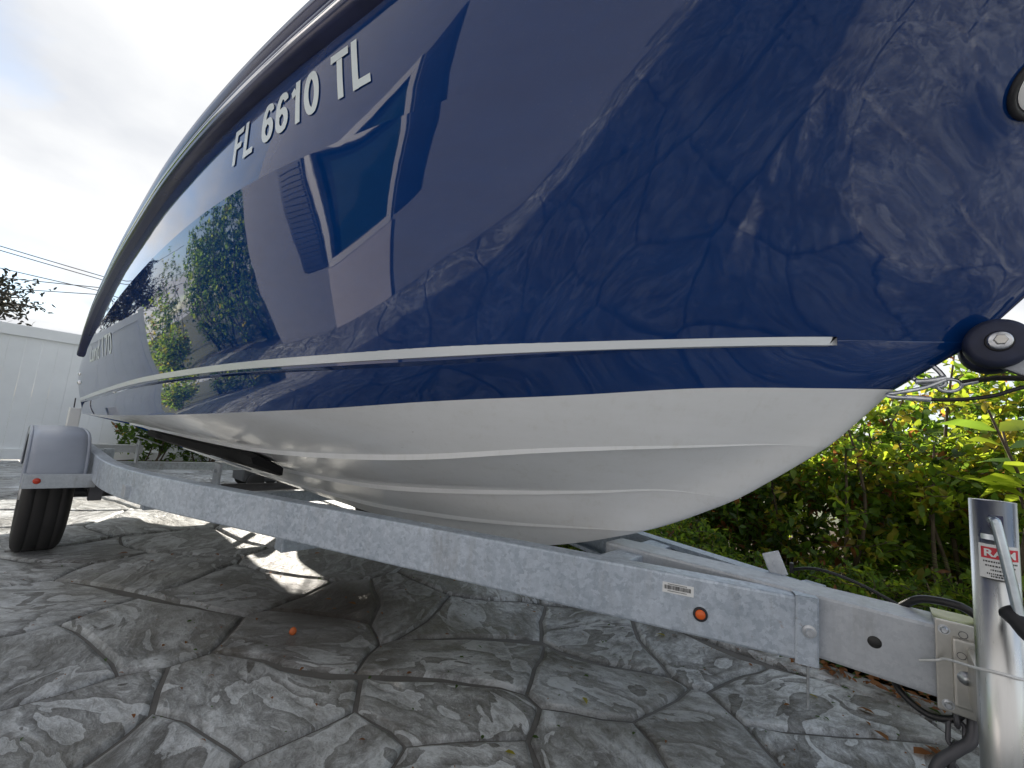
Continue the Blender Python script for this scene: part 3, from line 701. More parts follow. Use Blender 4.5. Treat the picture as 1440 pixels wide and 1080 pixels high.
# fenders
def fender(side):
    prof = [(-4.08, 0.44), (-4.05, 0.56), (-3.99, 0.63), (-3.90, 0.668), (-3.78, 0.683), (-3.45, 0.683), (-3.30, 0.668), (-3.21, 0.63), (-3.155, 0.56), (-3.125, 0.44)]
    P = spline([(x, 0, z) for x, z in prof], 4); yo, yi = 1.165, 0.945; m = MB(); rows = []
    for p in P:
        inx = 0.018 if p.x > -3.6 else -0.018
        rows.append([(p.x - inx * 1.4, -side * yi, p.z - 0.022), (p.x - inx * 0.4, -side * (yi + 0.012), p.z - 0.006), (p.x, -side * (yi + 0.035), p.z), (p.x, -side * (yo - 0.035), p.z), (p.x - inx * 0.4, -side * (yo - 0.012), p.z - 0.006), (p.x - inx * 1.3, -side * yo, p.z - 0.022), (p.x - inx * 2.2, -side * yo, p.z - 0.055)])
    m.grid(rows, flip=side == -1); fd = m.build('fender', 'fender_plastic', trl)
    for yy_ in (yo - 0.004, yi + 0.004):
        q = MB(); q.tube([(p.x + (-0.012 if p.x > -3.6 else 0.012) * 1.2, -side * yy_, p.z - 0.013) for p in P], 0.009, 8); q.build('fender_rim', 'fender_plastic', fd)
    m = MB(); m.box((-3.112, -side * 1.155 if side == 1 else 0.905, 0.405), (-3.098, -side * 0.905 if side == 1 else 1.155, 0.474), bev=0.003)
    m.box((-3.36, -side * 1.157 - 0.006, 0.405), (-3.10, -side * 1.157 + 0.006, 0.474), bev=0.003)
    br = m.build('fender_bracket', 'galvanised_tongue', fd)
    m = MB(); m.lathe([(0.014, 0), (0.014, 0.004), (0.010, 0.007), (0.0, 0.008)], (-3.097, -side * 1.115, 0.442), (1, 0, 0), 16); m.build('side_marker', 'lens_red', br)
    m = MB(); m.box((-3.19, min(-side * 0.93, -side * 0.88), 0.425), (-3.10, max(-side * 0.93, -side * 0.88), 0.465), bev=0.003)
    m.build('bracket_arm', 'galvanised_tongue', fd)
fender(1); fender(-1)
# bunks and posts
for side in (1, -1):
    y0 = -0.42 * side
    m = MB(); P = [(-2.16, 0.628), (-2.20, 0.636), (-3.2, 0.628), (-4.6, 0.618)]
    rows = []
    for i, (x, z) in enumerate(P):
        h = 0.02 if i == 0 else 0.036
        sl = 0.0
        rows.append([(x, y0 + 0.06 * side, z - h - 0.03), (x, y0 - 0.075 * side, z - h + 0.022), (x, y0 - 0.085 * side, z + 0.026), (x, y0 - 0.06 * side, z + 0.036), (x, y0 + 0.06 * side, z - 0.018), (x, y0 + 0.06 * side, z - h - 0.03)])
    m.grid(rows, smooth=False, flip=side == -1); m.add(rows[0][:5], [(0, 1, 2, 3, 4)])
    bk = m.build('bunk', 'carpet_black', trl)
    for px_, wz in ((-2.46, 0.60), (-4.2, 0.585)):
        m = MB(); yp = -0.545 * side if px_ > -3 else -0.6 * side
        m.box((px_ - 0.045, yp - 0.006, 0.42), (px_ + 0.045, yp + 0.006, wz), bev=0.002)
        m.box((px_ - 0.045, yp - 0.005, wz - 0.01), (px_ - 0.039, yp + 0.045 * side + (0.005), wz), bev=0.0) if False else None
        M = Matrix.Translation((px_, yp + 0.05 * side, wz + 0.004)) @ Matrix.Rotation(R(-20 * side), 4, 'X')
        m.box((-0.085, -0.075, -0.004), (0.085, 0.075, 0.004), bev=0.002, M=M)
        post = m.build('bunk_bracket', 'galvanised_tongue', trl)
        m = MB(); m.lathe([(0, 0.008), (0.009, 0.008), (0.009, 0.0)], (px_, yp - 0.006 * side, wz - 0.035), (0, -side, 0), 6, smooth=False); m.build('bolt', 'zinc_bolt', post)
    m = MB(); m.box((-4.75, min(-0.93 * side, -0.50 * side), 0.455), (-4.66, max(-0.93 * side, -0.50 * side), 0.515), bev=0.003) ; m.build('bunk_arm', 'galvanised_tongue', trl)
    m = MB(); m.box((-2.50, min(-0.88 * side, -0.53 * side), 0.455), (-2.42, max(-0.88 * side, -0.53 * side), 0.505), bev=0.003) ; m.build('bunk_arm', 'galvanised_tongue', trl)
# guide post at the stern (white sleeve)
for side in (1, -1):
    m = MB(); m.box((-4.35, -side * 0.965 - 0.03, 0.45), (-4.25, -side * 0.965 + 0.03, 0.79), bev=0.006); m.build('guide_post', 'nylon_white', trl)
# marker lamp, barcode label on the starboard rail
def on_rail(a, z, out):     # a = distance back from the rail nose, z height, out = proud of the web
    p = Vector((-0.130, -0.075, z)) - tdir * a - tn * out; return p
a_l = 0.205
m = MB(); m.lathe([(0.0155, 0.0), (0.0155, 0.003), (0.013, 0.005), (0.0105, 0.004)], on_rail(a_l, 0.4905, 0.0005), -tn, 24); gl = m.build('marker_lamp', 'rubber_black', rail_s)
m = MB(); m.lathe([(0.011, 0.0035), (0.009, 0.007), (0.004, 0.0085), (0.0, 0.009)], on_rail(a_l, 0.4905, 0.0005), -tn, 20); m.build('lens', 'lens_orange', rail_s)
lb0 = 0.275; M = Matrix(((tdir.x, 0, -tn.x, 0), (tdir.y, 0, -tn.y, 0), (0, 1, 0, 0), (0, 0, 0, 1)))
def railquad(m, a0, a1, z0, z1, out): m.add([on_rail(a0, z0, out), on_rail(a1, z0, out), on_rail(a1, z1, out), on_rail(a0, z1, out)], [(0, 1, 2, 3)])
m = MB(); railquad(m, 0.288, 0.220, 0.523, 0.546, 0.0012); lab = m.build('label', 'label_white', rail_s)
m = MB(); a = 0.284; rb_ = random.Random(3)
while a > 0.226: w_ = rb_.choice((0.0006, 0.0009, 0.0014)); railquad(m, a, a - w_, 0.531, 0.540, 0.0018); a -= w_ + rb_.choice((0.0006, 0.0008, 0.0012))
for z, s_ in ((0.5425, 0.9), (0.5275, 0.7)):
    a = 0.276
    while a > 0.235: railquad(m, a, a - 0.0016, z - 0.0009, z + 0.0009, 0.0018); a -= 0.0026
m.build('barcode', 'ink_hole_black', lab)
# small plate sticking up by the tongue, zip tie, thin drip rod
m = MB(); M = Matrix.Translation((-0.215, 0.10, 0.578)) @ Matrix.Rotation(R(-22), 4, 'Y') @ Matrix.Rotation(R(20), 4, 'Z')
m.box((-0.020, -0.003, -0.02), (0.020, 0.003, 0.040), bev=0.003, M=M); m.tube([M @ Vector((0.0, -0.0045, 0.012)), M @ Vector((0.0, -0.0025, 0.012))], 0.006, 10)
m.build('tie_down_tab', 'galvanised_tongue', trl)
m = MB(); m.tube([(-0.135, -0.02, 0.5), (-0.135, -0.02, 0.33)], 0.0028, 8); m.build('drain_rod', 'zinc_bolt', trl)
m = MB(); m.tube(spline([(-0.19, 0.14, 0.575), (-0.13, 0.11, 0.596), (-0.05, 0.085, 0.588), (0.03, 0.07, 0.560)], 8), 0.0035, 8)
m.box((-0.192, 0.132, 0.568), (-0.184, 0.148, 0.592)); m.build('wiring', 'cable_black', trl)
m = MB(); m.tube(spline([(0.02, 0.045, 0.572), (0.05, 0.03, 0.598), (0.10, 0.01, 0.605), (0.13, 0.02, 0.590), (0.14, 0.03, 0.606), (0.17, 0.0, 0.598), (0.21, -0.02, 0.578), (0.28, 0.0, 0.58)], 8), 0.0075, 8); m.build('wiring', 'cable_black', trl)
m = MB(); m.tube(spline([(0.0, 0.0, 0.449), (0.015, -0.02, 0.425), (0.05, -0.035, 0.408), (0.085, -0.04, 0.418), (0.10, -0.04, 0.44)], 8), 0.006, 8); m.build('wiring', 'cable_black', trl)
# safety chain hanging below the jack plate
def chain(pts, r, wire, parent, mat):
    P = spline(pts, 12); d = 0; last = P[0]; k = 0; m = MB()
    for i in range(1, len(P)):
        d += (P[i] - P[i - 1]).length
        if d >= r * 2.9:
            t = (P[i] - last).normalized(); c = (P[i] + last) / 2; up = Vector((0, 0, 1)) if abs(t.z) < 0.8 else Vector((0, 1, 0)); s_ = t.cross(up).normalized(); u_ = s_ if k % 2 else t.cross(s_)
            ring = [c + t * (r * 1.0 * (1 if math.cos(q) > 0 else -1) + r * math.cos(q) * 1.0) + u_ * (r * math.sin(q)) for q in [2 * math.pi * j / 16 for j in range(17)]]
            m.tube(ring, wire, 6, caps=False); last = P[i]; d = 0; k += 1
    return m.build('safety_chain', mat, parent)
chain([(0.085, -0.03, 0.445), (0.088, -0.045, 0.40), (0.080, -0.055, 0.36), (0.070, -0.06, 0.32), (0.085, -0.055, 0.28), (0.12, -0.05, 0.26), (0.2, -0.02, 0.34), (0.3, 0, 0.42)], 0.011, 0.0042, trl, 'axle_steel')
m = MB(); m.tube(spline([(0.11, -0.03, 0.45), (0.105, -0.05, 0.40), (0.085, -0.06, 0.375), (0.06, -0.07, 0.345), (0.055, -0.07, 0.30), (0.09, -0.06, 0.25)], 8), 0.009, 10); m.build('coil_cable', 'axle_steel', trl)
# jack: tube, plate, crank
JX, JY, JR = 0.1245, -0.20, 0.0258
m = MB(); m.lathe([(JR - 0.003, 0.70), (JR - 0.003, 0.816), (JR, 0.817), (JR, 0.10), (JR - 0.002, 0.10)], (JX, JY, 0), (0, 0, 1), 40)
jack = m.build('jack', 'jack_chrome', trl)
m = MB(); m.lathe([(0.0, 0.8155), (JR - 0.0025, 0.8155), (JR - 0.0025, 0.810)], (JX, JY, 0), (0, 0, 1), 32); m.build('jack_cap', 'rubber_black', jack)
m = MB(); m.lathe([(0.019, 0.03), (0.019, 0.30)], (JX, JY, 0), (0, 0, 1), 24); m.lathe([(0, 0.0), (0.075, 0.0), (0.078, 0.004), (0.075, 0.008), (0.03, 0.012), (0.022, 0.05)], (JX, JY, 0), (0, 0, 1), 28); m.build('jack_foot', 'zinc_bolt', jack)
def jq(m, a0, a1, z0, z1, off=0.0012, n=8):
    # patch wrapped on the tube, a in radians from the direction facing -Y (positive towards +X)
    rows = [[(JX + (JR + off) * math.sin(a0 + (a1 - a0) * k / n), JY - (JR + off) * math.cos(a0 + (a1 - a0) * k / n), z) for k in range(n + 1)] for z in (z0, z1)]
    m.grid(rows)
m = MB(); jq(m, -0.30, 0.28, 0.778, 0.796); m.build('crank_slot', 'rub_rail_vinyl', jack)
m = MB(); jq(m, -0.66, 0.05, 0.7585, 0.7665, 0.001); sl = m.build('cap_pin', 'crank_zinc', jack)
m = MB(); jq(m, -0.78, 0.98, 0.702, 0.752, 0.0010, 14); jl = m.build('warning_label', 'label_white', jack)
m = MB(); jq(m, -0.66, 0.90, 0.731, 0.7475, 0.0016, 14); m.build('label_band', 'label_red', jl)
def tube_text(body, a0, a1, z0, z1, off, name, mat, parent, bold=0.02):
    vs_, fs = text_mesh(body, bold); w0 = min(v[0] for v in vs_); w1 = max(v[0] for v in vs_); h = max(v[1] for v in vs_); lo_ = min(0, min(v[1] for v in vs_))
    out = []
    for v in vs_:
        a = a0 + (a1 - a0) * (v[0] - w0) / (w1 - w0); out.append((JX + (JR + off) * math.sin(a), JY - (JR + off) * math.cos(a), z0 + (z1 - z0) * (v[1] - lo_) / (h - lo_)))
    q = MB(); q.add(out, fs); q.build(name, mat, parent)
tube_text('RAM', -0.52, 0.72, 0.734, 0.745, 0.0022, 'label_lettering', 'label_white', jl, 0.03)
m = MB()
for z, a0, a1 in ((0.7265, -0.58, 0.75), (0.7205, -0.50, 0.70), (0.7145, -0.30, 0.55), (0.709, -0.45, 0.7), (0.7055, -0.3, 0.6)):
    a = a0
    while a < a1: w_ = rb_.uniform(0.03, 0.09); jq(m, a, a + w_, z - 0.0011, z + 0.0011, 0.0018, 2); a += w_ + 0.035
m.build('label_print', 'ink_hole_black', jl)
cr = spline([(JX - 0.004, JY - 0.018, 0.788), (JX - 0.004, JY - 0.040, 0.789), (JX - 0.002, JY - 0.047, 0.780), (JX + 0.008, JY - 0.050, 0.71), (JX + 0.015, JY - 0.052, 0.655)], 8)
m = MB(); m.tube(cr, 0.0062, 14); ck = m.build('crank_handle', 'crank_zinc', jack)
m = MB(); gx, gy, gz = JX + 0.014, JY - 0.052, 0.655
m.lathe([(0.0, -0.012), (0.010, -0.012), (0.0125, -0.008), (0.0115, 0.005), (0.0135, 0.02), (0.0125, 0.045), (0.012, 0.075), (0.0, 0.078)], (gx - 0.004, gy + 0.004, gz + 0.003), (0.55, -0.55, -0.62), 18)
m.build('crank_grip', 'rubber_black', jack)
# mounting plate and clamp
PY = -0.068
bmj = MB(); bmj.box((0.062, PY, 0.436), (0.225, PY + 0.006, 0.590), bev=0.0025); pl = bmj.build('jack_plate', 'plate_steel', jack)
m = MB(); m.box((0.083, PY - 0.012, 0.452), (0.205, PY - 0.0005, 0.566), bev=0.004); pl2 = m.build('raised_panel', 'plate_steel', jack)
m = MB(); m.box((0.062, PY + 0.003, 0.575), (0.20, -0.05 + 0.105, 0.581), bev=0.001); m.build('clamp_strap', 'plate_steel', jack)
for x, z in ((0.074, 0.574), (0.076, 0.449), (0.205, 0.574), (0.205, 0.449)):
    m = MB(); m.lathe([(0, 0.009), (0.004, 0.009), (0.006, 0.006), (0.006, 0.001), (0.0085, 0.001), (0.0085, 0.0)], (x, PY - 0.0004, z), (0, -1, 0), 12, smooth=False); m.build('bolt', 'zinc_bolt', jack)
m = MB(); m.lathe([(0, 0.010), (0.005, 0.009), (0.0065, 0.004), (0.011, 0.003), (0.011, 0.0)], (0.098, PY - 0.0125, 0.505), (0, -1, 0), 16); m.build('bolt', 'zinc_bolt', jack)
for x, z in ((0.094, 0.5395), (0.098, 0.572)):
    yy = PY - (0.0125 if z < 0.56 else 0.0006)
    m = MB(); m.lathe([(0.0062, 0.0002), (0.0055, 0.001), (0.005, -0.002), (0, -0.002)], (x, yy, z), (0, -1, 0), 14); m.build('slot_hole', 'axle_steel', jack)
m = MB(); m.lathe([(JR + 0.001, 0.46), (JR + 0.009, 0.462), (JR + 0.009, 0.48), (JR + 0.001, 0.482)], (JX, JY, 0), (0, 0, 1), 32) if False else None
m = MB(); m.box((JX - 0.024, JY + JR - 0.004, 0.47), (JX + 0.05, PY - 0.011, 0.555), bev=0.003); m.build('swivel_bracket', 'plate_steel', jack)
zt = spline([(0.041, -0.056, 0.505), (0.062, -0.078, 0.520), (0.074, -0.090, 0.530), (0.0965, JY + 0.004, 0.5595), (0.108, JY - 0.021, 0.568), (JX, JY - JR - 0.0025, 0.571), (0.141, JY - 0.0215, 0.569), (JX + JR + 0.003, JY, 0.5665), (JX + 0.04, JY + 0.09, 0.55)], 8)
m = MB(); m.tube(zt, 0.0021, 8); m.build('cable_tie', 'nylon_white', jack)
# winch post, bow roller, winch strap, safety cable
m = MB(); m.box((0.62, -0.045, 0.575), (0.70, 0.045, 1.12), bev=0.004); wp = m.build('winch_post', 'galvanised_tongue', trl)
m = MB(); M = Matrix.Translation((0.1615, 0, 1.104)) @ Matrix.Rotation(R(33), 4, 'Y'); m.box((-0.02, -0.008, -0.030), (0.58, 0.008, 0.030), bev=0.003, M=M); m.build('roller_arm', 'galvanised_tongue', wp)
RC = (0.1615, 0, 1.104)
m = MB(); m.lathe([(0.010, 0.010), (0.040, 0.010), (0.0445, 0.014), (0.0455, 0.025), (0.0455, 0.044), (0.0435, 0.052), (0.036, 0.056), (0.016, 0.056)], RC, (0, -1, 0), 40); m.lathe([(0.010, 0.010), (0.040, 0.010), (0.0445, 0.014), (0.0455, 0.025), (0.0455, 0.044), (0.0435, 0.052), (0.036, 0.056), (0.010, 0.056)], RC, (0, 1, 0), 40); m.tube([(0.1615, -0.055, 1.104), (0.1615, 0.055, 1.104)], 0.009, 12)
ro = m.build('bow_roller', 'roller_blue', trl)
m = MB(); m.lathe([(0.0175, 0.050), (0.0195, 0.0575), (0.0175, 0.0595), (0.014, 0.0575)], RC, (0, -1, 0), 28); m.build('bushing', 'rubber_black', ro)
m = MB(); m.lathe([(0.0165, 0.050), (0.0165, 0.066), (0.0145, 0.0675), (0, 0.0675)], RC, (0, -1, 0), 28); m.build('washer', 'zinc_bolt', ro)
m = MB(); m.lathe([(0.0, 0.0745), (0.0085, 0.0745), (0.0098, 0.073), (0.0098, 0.067)], RC, (0, -1, 0.0), 6, smooth=False); m.build('bolt', 'plate_steel', ro)
# winch strap with snap hook
hook = Vector((0.098, -0.004, 1.030))
m = MB(); st = [(0.115, 0, 1.037), (0.16, 0, 1.045), (0.30, 0, 1.04), (0.60, 0, 1.02)]
rows = [[(x, -0.022, z + 0.001), (x, 0.022, z + 0.001)] for x, _, z in st]; rows2 = [[(x, -0.022, z - 0.003), (x, 0.022, z - 0.003)] for x, _, z in st]
m.grid(rows, smooth=False); m.grid(rows2, smooth=False, flip=True); m.add([rows[0][0], rows[0][1], rows2[0][1], rows2[0][0]], [(0, 1, 2, 3)])
for k in range(3): m.add([rows[k][0], rows[k + 1][0], rows2[k + 1][0], rows2[k][0]], [(0, 1, 2, 3)])
sp_ = m.build('winch_strap', 'strap_black', trl)
m = MB(); m.tube([hook + Vector((0.018 * math.cos(a), -0.004 * math.sin(a), 0.012 * math.sin(a))) for a in [2 * math.pi * k / 18 for k in range(19)]], 0.0035, 8, caps=False)
m.tube([hook + Vector((0.017, 0, 0.002)), hook + Vector((0.04, 0, 0.008))], 0.005, 8); m.build('snap_hook', 'zinc_bolt', sp_)
m = MB(); m.tube(spline([(0.093, -0.012, 1.044), (0.070, -0.018, 1.038), (0.048, -0.022, 1.036)], 6), 0.0055, 8)
m.tube(spline([(0.092, -0.014, 1.040), (0.060, -0.028, 1.022), (0.030, -0.045, 1.012), (0.012, -0.05, 1.007), (0.004, -0.054, 1.004), (0.010, -0.056, 1.000), (0.035, -0.055, 0.998)], 8), 0.0042, 8)
hk = m.build('carabiner', 'zinc_bolt', trl)
m = MB(); m.tube([(0.033, -0.055, 0.9985), (0.068, -0.05, 0.9955)], 0.0058, 10); m.build('ferrule', 'zinc_bolt', hk)
m = MB(); m.tube(spline([(0.006, -0.053, 1.004), (0.02, -0.056, 0.999), (0.066, -0.05, 0.9955), (0.10, -0.05, 0.995), (0.15, -0.045, 1.003), (0.20, -0.04, 1.022), (0.30, -0.03, 1.03), (0.60, 0, 1.0)], 8), 0.0036, 8); m.build('safety_cable', 'cable_black', hk)
# stern tie-down strap
m = MB()
for a, b in (((-5.10, -0.93, 0.86), (-5.02, -0.93, 0.70)), ((-5.02, -0.93, 0.70), (-5.05, -0.98, 0.567)), ((-5.02, -0.93, 0.70), (-4.98, -0.88, 0.567))):
    a, b = Vector(a), Vector(b); s_ = Vector((0.022, 0, 0)); n_ = Vector((0, 0.003, 0))
    m.add([a - s_ - n_, a + s_ - n_, b + s_ - n_, b - s_ - n_, a - s_ + n_, a + s_ + n_, b + s_ + n_, b - s_ + n_], [(0, 1, 2, 3), (7, 6, 5, 4), (0, 4, 5, 1), (3, 2, 6, 7), (0, 3, 7, 4), (1, 5, 6, 2)])
m.build('tie_down_strap', 'strap_black', trl)

# ------------------------------------------------------------------ house behind the photographer (seen mirrored in the hull)
HY = -3.8
house = thing('house', 'pale lavender stucco house with shuttered window, mirrored in the hull', 'house', (-1.0, HY - 3, 0))
wx0, wx1, wz0, wz1 = -3.10, -1.75, 0.98, 2.25
m = MB(); z1h = 4.7
for a, b, c, d in ((-5.0, wx0, -0.02, z1h), (wx1, 6.5, -0.02, z1h), (wx0, wx1, -0.02, wz0), (wx0, wx1, wz1, z1h)):
    m.box((a, HY - 0.2, c), (b, HY, d))
m.box((-5.0, HY - 6.0, -0.02), (-4.8, HY - 0.2, z1h)); m.box((6.3, HY - 6.0, -0.02), (6.5, HY - 0.2, z1h)); m.box((-4.8, HY - 6.0, -0.02), (6.3, HY - 5.8, z1h))
m.build('wall', 'stucco', house)
m = MB(); m.add([(-5.6, HY + 0.6, z1h + 0.02), (7.1, HY + 0.6, z1h + 0.02), (7.1, HY - 6.6, z1h + 0.02), (-5.6, HY - 6.6, z1h + 0.02), (-5.6, HY + 0.6, z1h + 0.16), (7.1, HY + 0.6, z1h + 0.16), (7.1, HY - 6.6, z1h + 0.16), (-5.6, HY - 6.6, z1h + 0.16), (-2.4, HY - 3.0, z1h + 1.5), (3.9, HY - 3.0, z1h + 1.5)],
    [(3, 2, 1, 0), (0, 1, 5, 4), (1, 2, 6, 5), (2, 3, 7, 6), (3, 0, 4, 7), (4, 5, 9, 8), (5, 6, 9), (6, 7, 8, 9), (7, 4, 8)], 0)
m.build('roof', 'roof_tile', house)
win = MB(); win.box((wx0 - 0.10, HY + 0.003, wz0 - 0.10), (wx1 + 0.10, HY + 0.035, wz0), bev=0.004); win.box((wx0 - 0.10, HY + 0.003, wz1), (wx1 + 0.10, HY + 0.035, wz1 + 0.10), bev=0.004)
win.box((wx0 - 0.10, HY + 0.003, wz0 + 0.001), (wx0, HY + 0.035, wz1 - 0.001), bev=0.004); win.box((wx1, HY + 0.003, wz0 + 0.001), (wx1 + 0.10, HY + 0.035, wz1 - 0.001), bev=0.004)
w_ = win.build('window', 'trim_white', house)
m = MB(); m.box((wx0, HY - 0.11, wz0), (wx1, HY - 0.09, wz1)); m.build('pane', 'window_glass', w_)
simple('shutter_navy', (0.012, 0.02, 0.05), 0.45)
for a in (wx0 - 0.64, wx1 + 0.16):
    m = MB(); m.box((a, HY + 0.003, wz0 - 0.06), (a + 0.48, HY + 0.03, wz1 + 0.06), bev=0.004); sh = m.build('shutter', 'shutter_navy', house)
    z = wz0
    while z < wz1 - 0.05: m = MB(); m.box((a + 0.04, HY + 0.0315, z), (a + 0.44, HY + 0.042, z + 0.05)); m.build('slat', 'shutter_navy', sh); z += 0.066
m = MB(); m.box((wx0 - 0.12, HY + 0.004, 0.0), (wx1 + 0.14, HY + 0.06, wz0 - 0.11), bev=0.004); m.build('apron_panel', 'plinth_pale', house)

# ------------------------------------------------------------------ vegetation
def leaf(m, p, d, n, L, w, mi, curl=0.15):
    d = d.normalized(); s_ = d.cross(n)
    if s_.length < 1e-4: s_ = d.cross(Vector((1, 0, 0.3)))
    s_.normalize(); n = s_.cross(d)
    a = p; b = p + d * (L * 0.45) + n * (L * 0.06); c = p + d * L - n * (L * curl)
    l1 = p + d * (L * 0.28) + s_ * (w * 0.46) + n * (w * 0.16); l2 = p + d * (L * 0.66) + s_ * (w * 0.40) + n * (w * 0.08)
    r1 = p + d * (L * 0.28) - s_ * (w * 0.46) + n * (w * 0.16); r2 = p + d * (L * 0.66) - s_ * (w * 0.40) + n * (w * 0.08)
    m.add([a, l1, l2, c, r2, r1, b], [(0, 6, 1), (1, 6, 2), (2, 6, 3), (3, 6, 4), (4, 6, 5), (5, 6, 0)], mi, True)
def rdir(r, up=0.0):
    while True:
        v = Vector((r.uniform(-1, 1), r.uniform(-1, 1), r.uniform(-1, 1)))
        if 0.05 < v.length < 1: break
    v.normalize(); v.z += up; return v.normalized()
def pick(r, wts):
    x = r.random() * sum(wts)
    for i, w in enumerate(wts):
        x -= w
        if x <= 0: return i
    return 0
def shrub(name, label, cat, base, rad, h, n_twig, leafL, wts, seed, group=None, z0=0.15, per=9, leafw=0.5, cover=1.0):
    r = random.Random(seed); base = Vector(base); t = thing(name, label, cat, tuple(base), group)
    st = MB(); stq = []; fo = MB(); nst = max(3, int(5 * cover)); stems = []
    for k in range(nst):
        a = r.uniform(0, 6.28); top_ = base + Vector((math.cos(a) * rad[0] * r.uniform(0.2, 0.75), math.sin(a) * rad[1] * r.uniform(0.2, 0.75), h * r.uniform(0.6, 0.95)))
        b0 = base + Vector((math.cos(a) * 0.08, math.sin(a) * 0.08, -0.03)); mid = b0.lerp(top_, 0.5) + rdir(r) * 0.1 * h
        P = spline([b0, mid, top_], 5); q = MB(); q.tube(P, 0.012 * h ** 0.5, 6, r2=0.004); stq.append(q); stems.append(P)
    for k in range(n_twig):
        # twig tips spread through the volume, denser towards the outside
        v = rdir(r); q = r.random() ** 0.45; c = base + Vector((v.x * rad[0] * q, v.y * rad[1] * q, z0 + (h - z0) * (0.5 + 0.5 * v.z * q)))
        if mnoise.noise(c * 3.1 + Vector((seed, 0, 0))) < -0.22: continue
        P = r.choice(stems); o = min(P, key=lambda w: (w - c).length); d = (c - o)
        if d.length < 0.03: d = rdir(r, 0.5) * 0.1
        tl = r.uniform(0.6, 1.2) * leafL * 2.4; tw = d.normalized() + rdir(r, 0.5) * 0.7; tw.normalize(); p0 = c - tw * tl
        st.tube([p0, c], 0.0022, 4, r2=0.0012, caps=False)
        main = pick(r, wts)
        for j in range(per):
            u = (j + r.random()) / per; pp = p0 + tw * (tl * u); ld = tw * 0.45 + rdir(r, 0.15); L = leafL * r.uniform(0.6, 1.25)
            leaf(fo, pp, ld, rdir(r, 1.2), L, L * leafw * r.uniform(0.85, 1.15), main if r.random() < 0.7 else pick(r, wts), r.uniform(-0.05, 0.3))
    for q in stq: q.build('stem', 'bark', t)
    g_ = st.build('twigs', 'bark', t); g_['kind'] = 'stuff'; f = fo.build('foliage', LEAFS, t); f['kind'] = 'stuff'
    return t
V = Vector
# ground cover and shrubs in the bed beyond the bow
GC = 'low ground-cover plants along the bed edge'
for i, (x, y) in enumerate([(-1.75, 1.75), (-1.30, 1.62), (-0.88, 1.52), (-0.48, 1.55), (-0.10, 1.50), (0.26, 1.52), (0.62, 1.55), (-2.25, 1.8)]):
    nm = ['beside the tongue tie-down tab', 'below the white keel', 'at the foot of the hedge behind the trailer nose', 'in front of the yellowing shrub', 'left of the jack tube', 'behind the jack tube', 'at the right end of the bed', 'behind the port frame rail'][i]
    shrub('ground_cover_plant', 'low bright green small-leaved ground cover ' + nm, 'plant', (x, y, 0.0), (0.30, 0.27), 0.34 + 0.07 * (i % 3), 420, 0.036, (5, 5, 2, 0.4, 0.1), 100 + i, GC, 0.02, 10, 0.42)
HS = 'leafy shrubs in the bed beyond the bow'
sh_ = [((-2.35, 2.45, 0), (0.5, 0.45), 1.1, 190, 0.065, (4, 1, 5, 0.2, 0.5), 'dark green leafy shrub far left behind the keel'),
       ((-1.55, 2.30, 0), (0.48, 0.42), 1.05, 190, 0.062, (4, 1, 4, 0.4, 1.4), 'brown-tinged dark shrub just left of the hull forefoot'),
       ((-0.85, 2.05, 0), (0.45, 0.38), 1.2, 230, 0.052, (5, 2, 3, 0.6, 1.2), 'green shrub with brown leaves under the hull forefoot'),
       ((-0.25, 1.98, 0), (0.42, 0.36), 1.35, 240, 0.052, (4, 4, 1.5, 2.2, 1.0), 'yellowing backlit shrub below the bow eye'),
       ((0.32, 2.00, 0), (0.42, 0.36), 1.62, 250, 0.055, (4, 6, 1, 2.4, 0.5), 'bright yellow-green backlit shrub below the bow roller'),
       ((0.95, 2.1, 0), (0.45, 0.4), 1.85, 240, 0.058, (4, 6, 1, 1.5, 0.3), 'tall sunlit green shrub right of the bow roller'),
       ((1.7, 2.2, 0), (0.5, 0.45), 1.7, 170, 0.065, (4, 4, 2, 0.8, 0.3), 'tall green shrub ahead of the trailer coupling')]
for i, (b, rd, h, nt, L, wt, lab_) in enumerate(sh_): shrub('shrub', lab_, 'shrub', b, (rd[0] * 1.12, rd[1] * 1.1), h, int(nt * 3.4), L, wt, 300 + i, HS, 0.0, 9, 0.52)
for i, x in enumerate((-2.6, -1.9, -1.2, -0.5, 0.15, 0.8, 1.45)):
    shrub('filler_shrub', 'dark dense low shrub in the middle row of the bed, ' + ['first', 'second', 'third', 'fourth', 'fifth', 'sixth', 'seventh'][i] + ' from the stern side', 'shrub', (x, 2.62, 0), (0.45, 0.32), 1.0 + 0.1 * (i % 2), 620, 0.06, (4, 1.5, 5, 0.3, 0.6), 900 + i, 'middle row of the planting bed', 0.0, 9, 0.55)
# taller hedge plants behind them, unseen stern-side ones added to block the sun
HB = 'tall hedge plants behind the bed shrubs'
for i, x in enumerate((-5.8, -5.2, -4.55, -3.75, -2.9, -1.9, -0.9, 0.2, 1.4)):
    shrub('hedge_plant', 'tall dark hedge plant at the back of the bed, ' + ['first from the stern side, added to block the sun', 'second from the stern side, added to block the sun', 'third from the stern side, added to block the sun', 'fourth from the stern side, added to block the sun', 'fifth from the stern side, added to block the sun', 'sixth from the stern side', 'seventh from the stern side', 'last but one towards the coupling', 'last towards the coupling'][i], 'hedge', (x, 3.15 + 0.15 * (i % 2), 0), (0.68, 0.5), (3.15 if x < -2.5 else 1.5) + 0.15 * (i % 3), 1500 if x < -2.5 else 620, 0.10 if x < -2.5 else 0.075, (4, 2, 4, 0.4, 0.3), 400 + i, HB, 0.1, 8, 0.5)
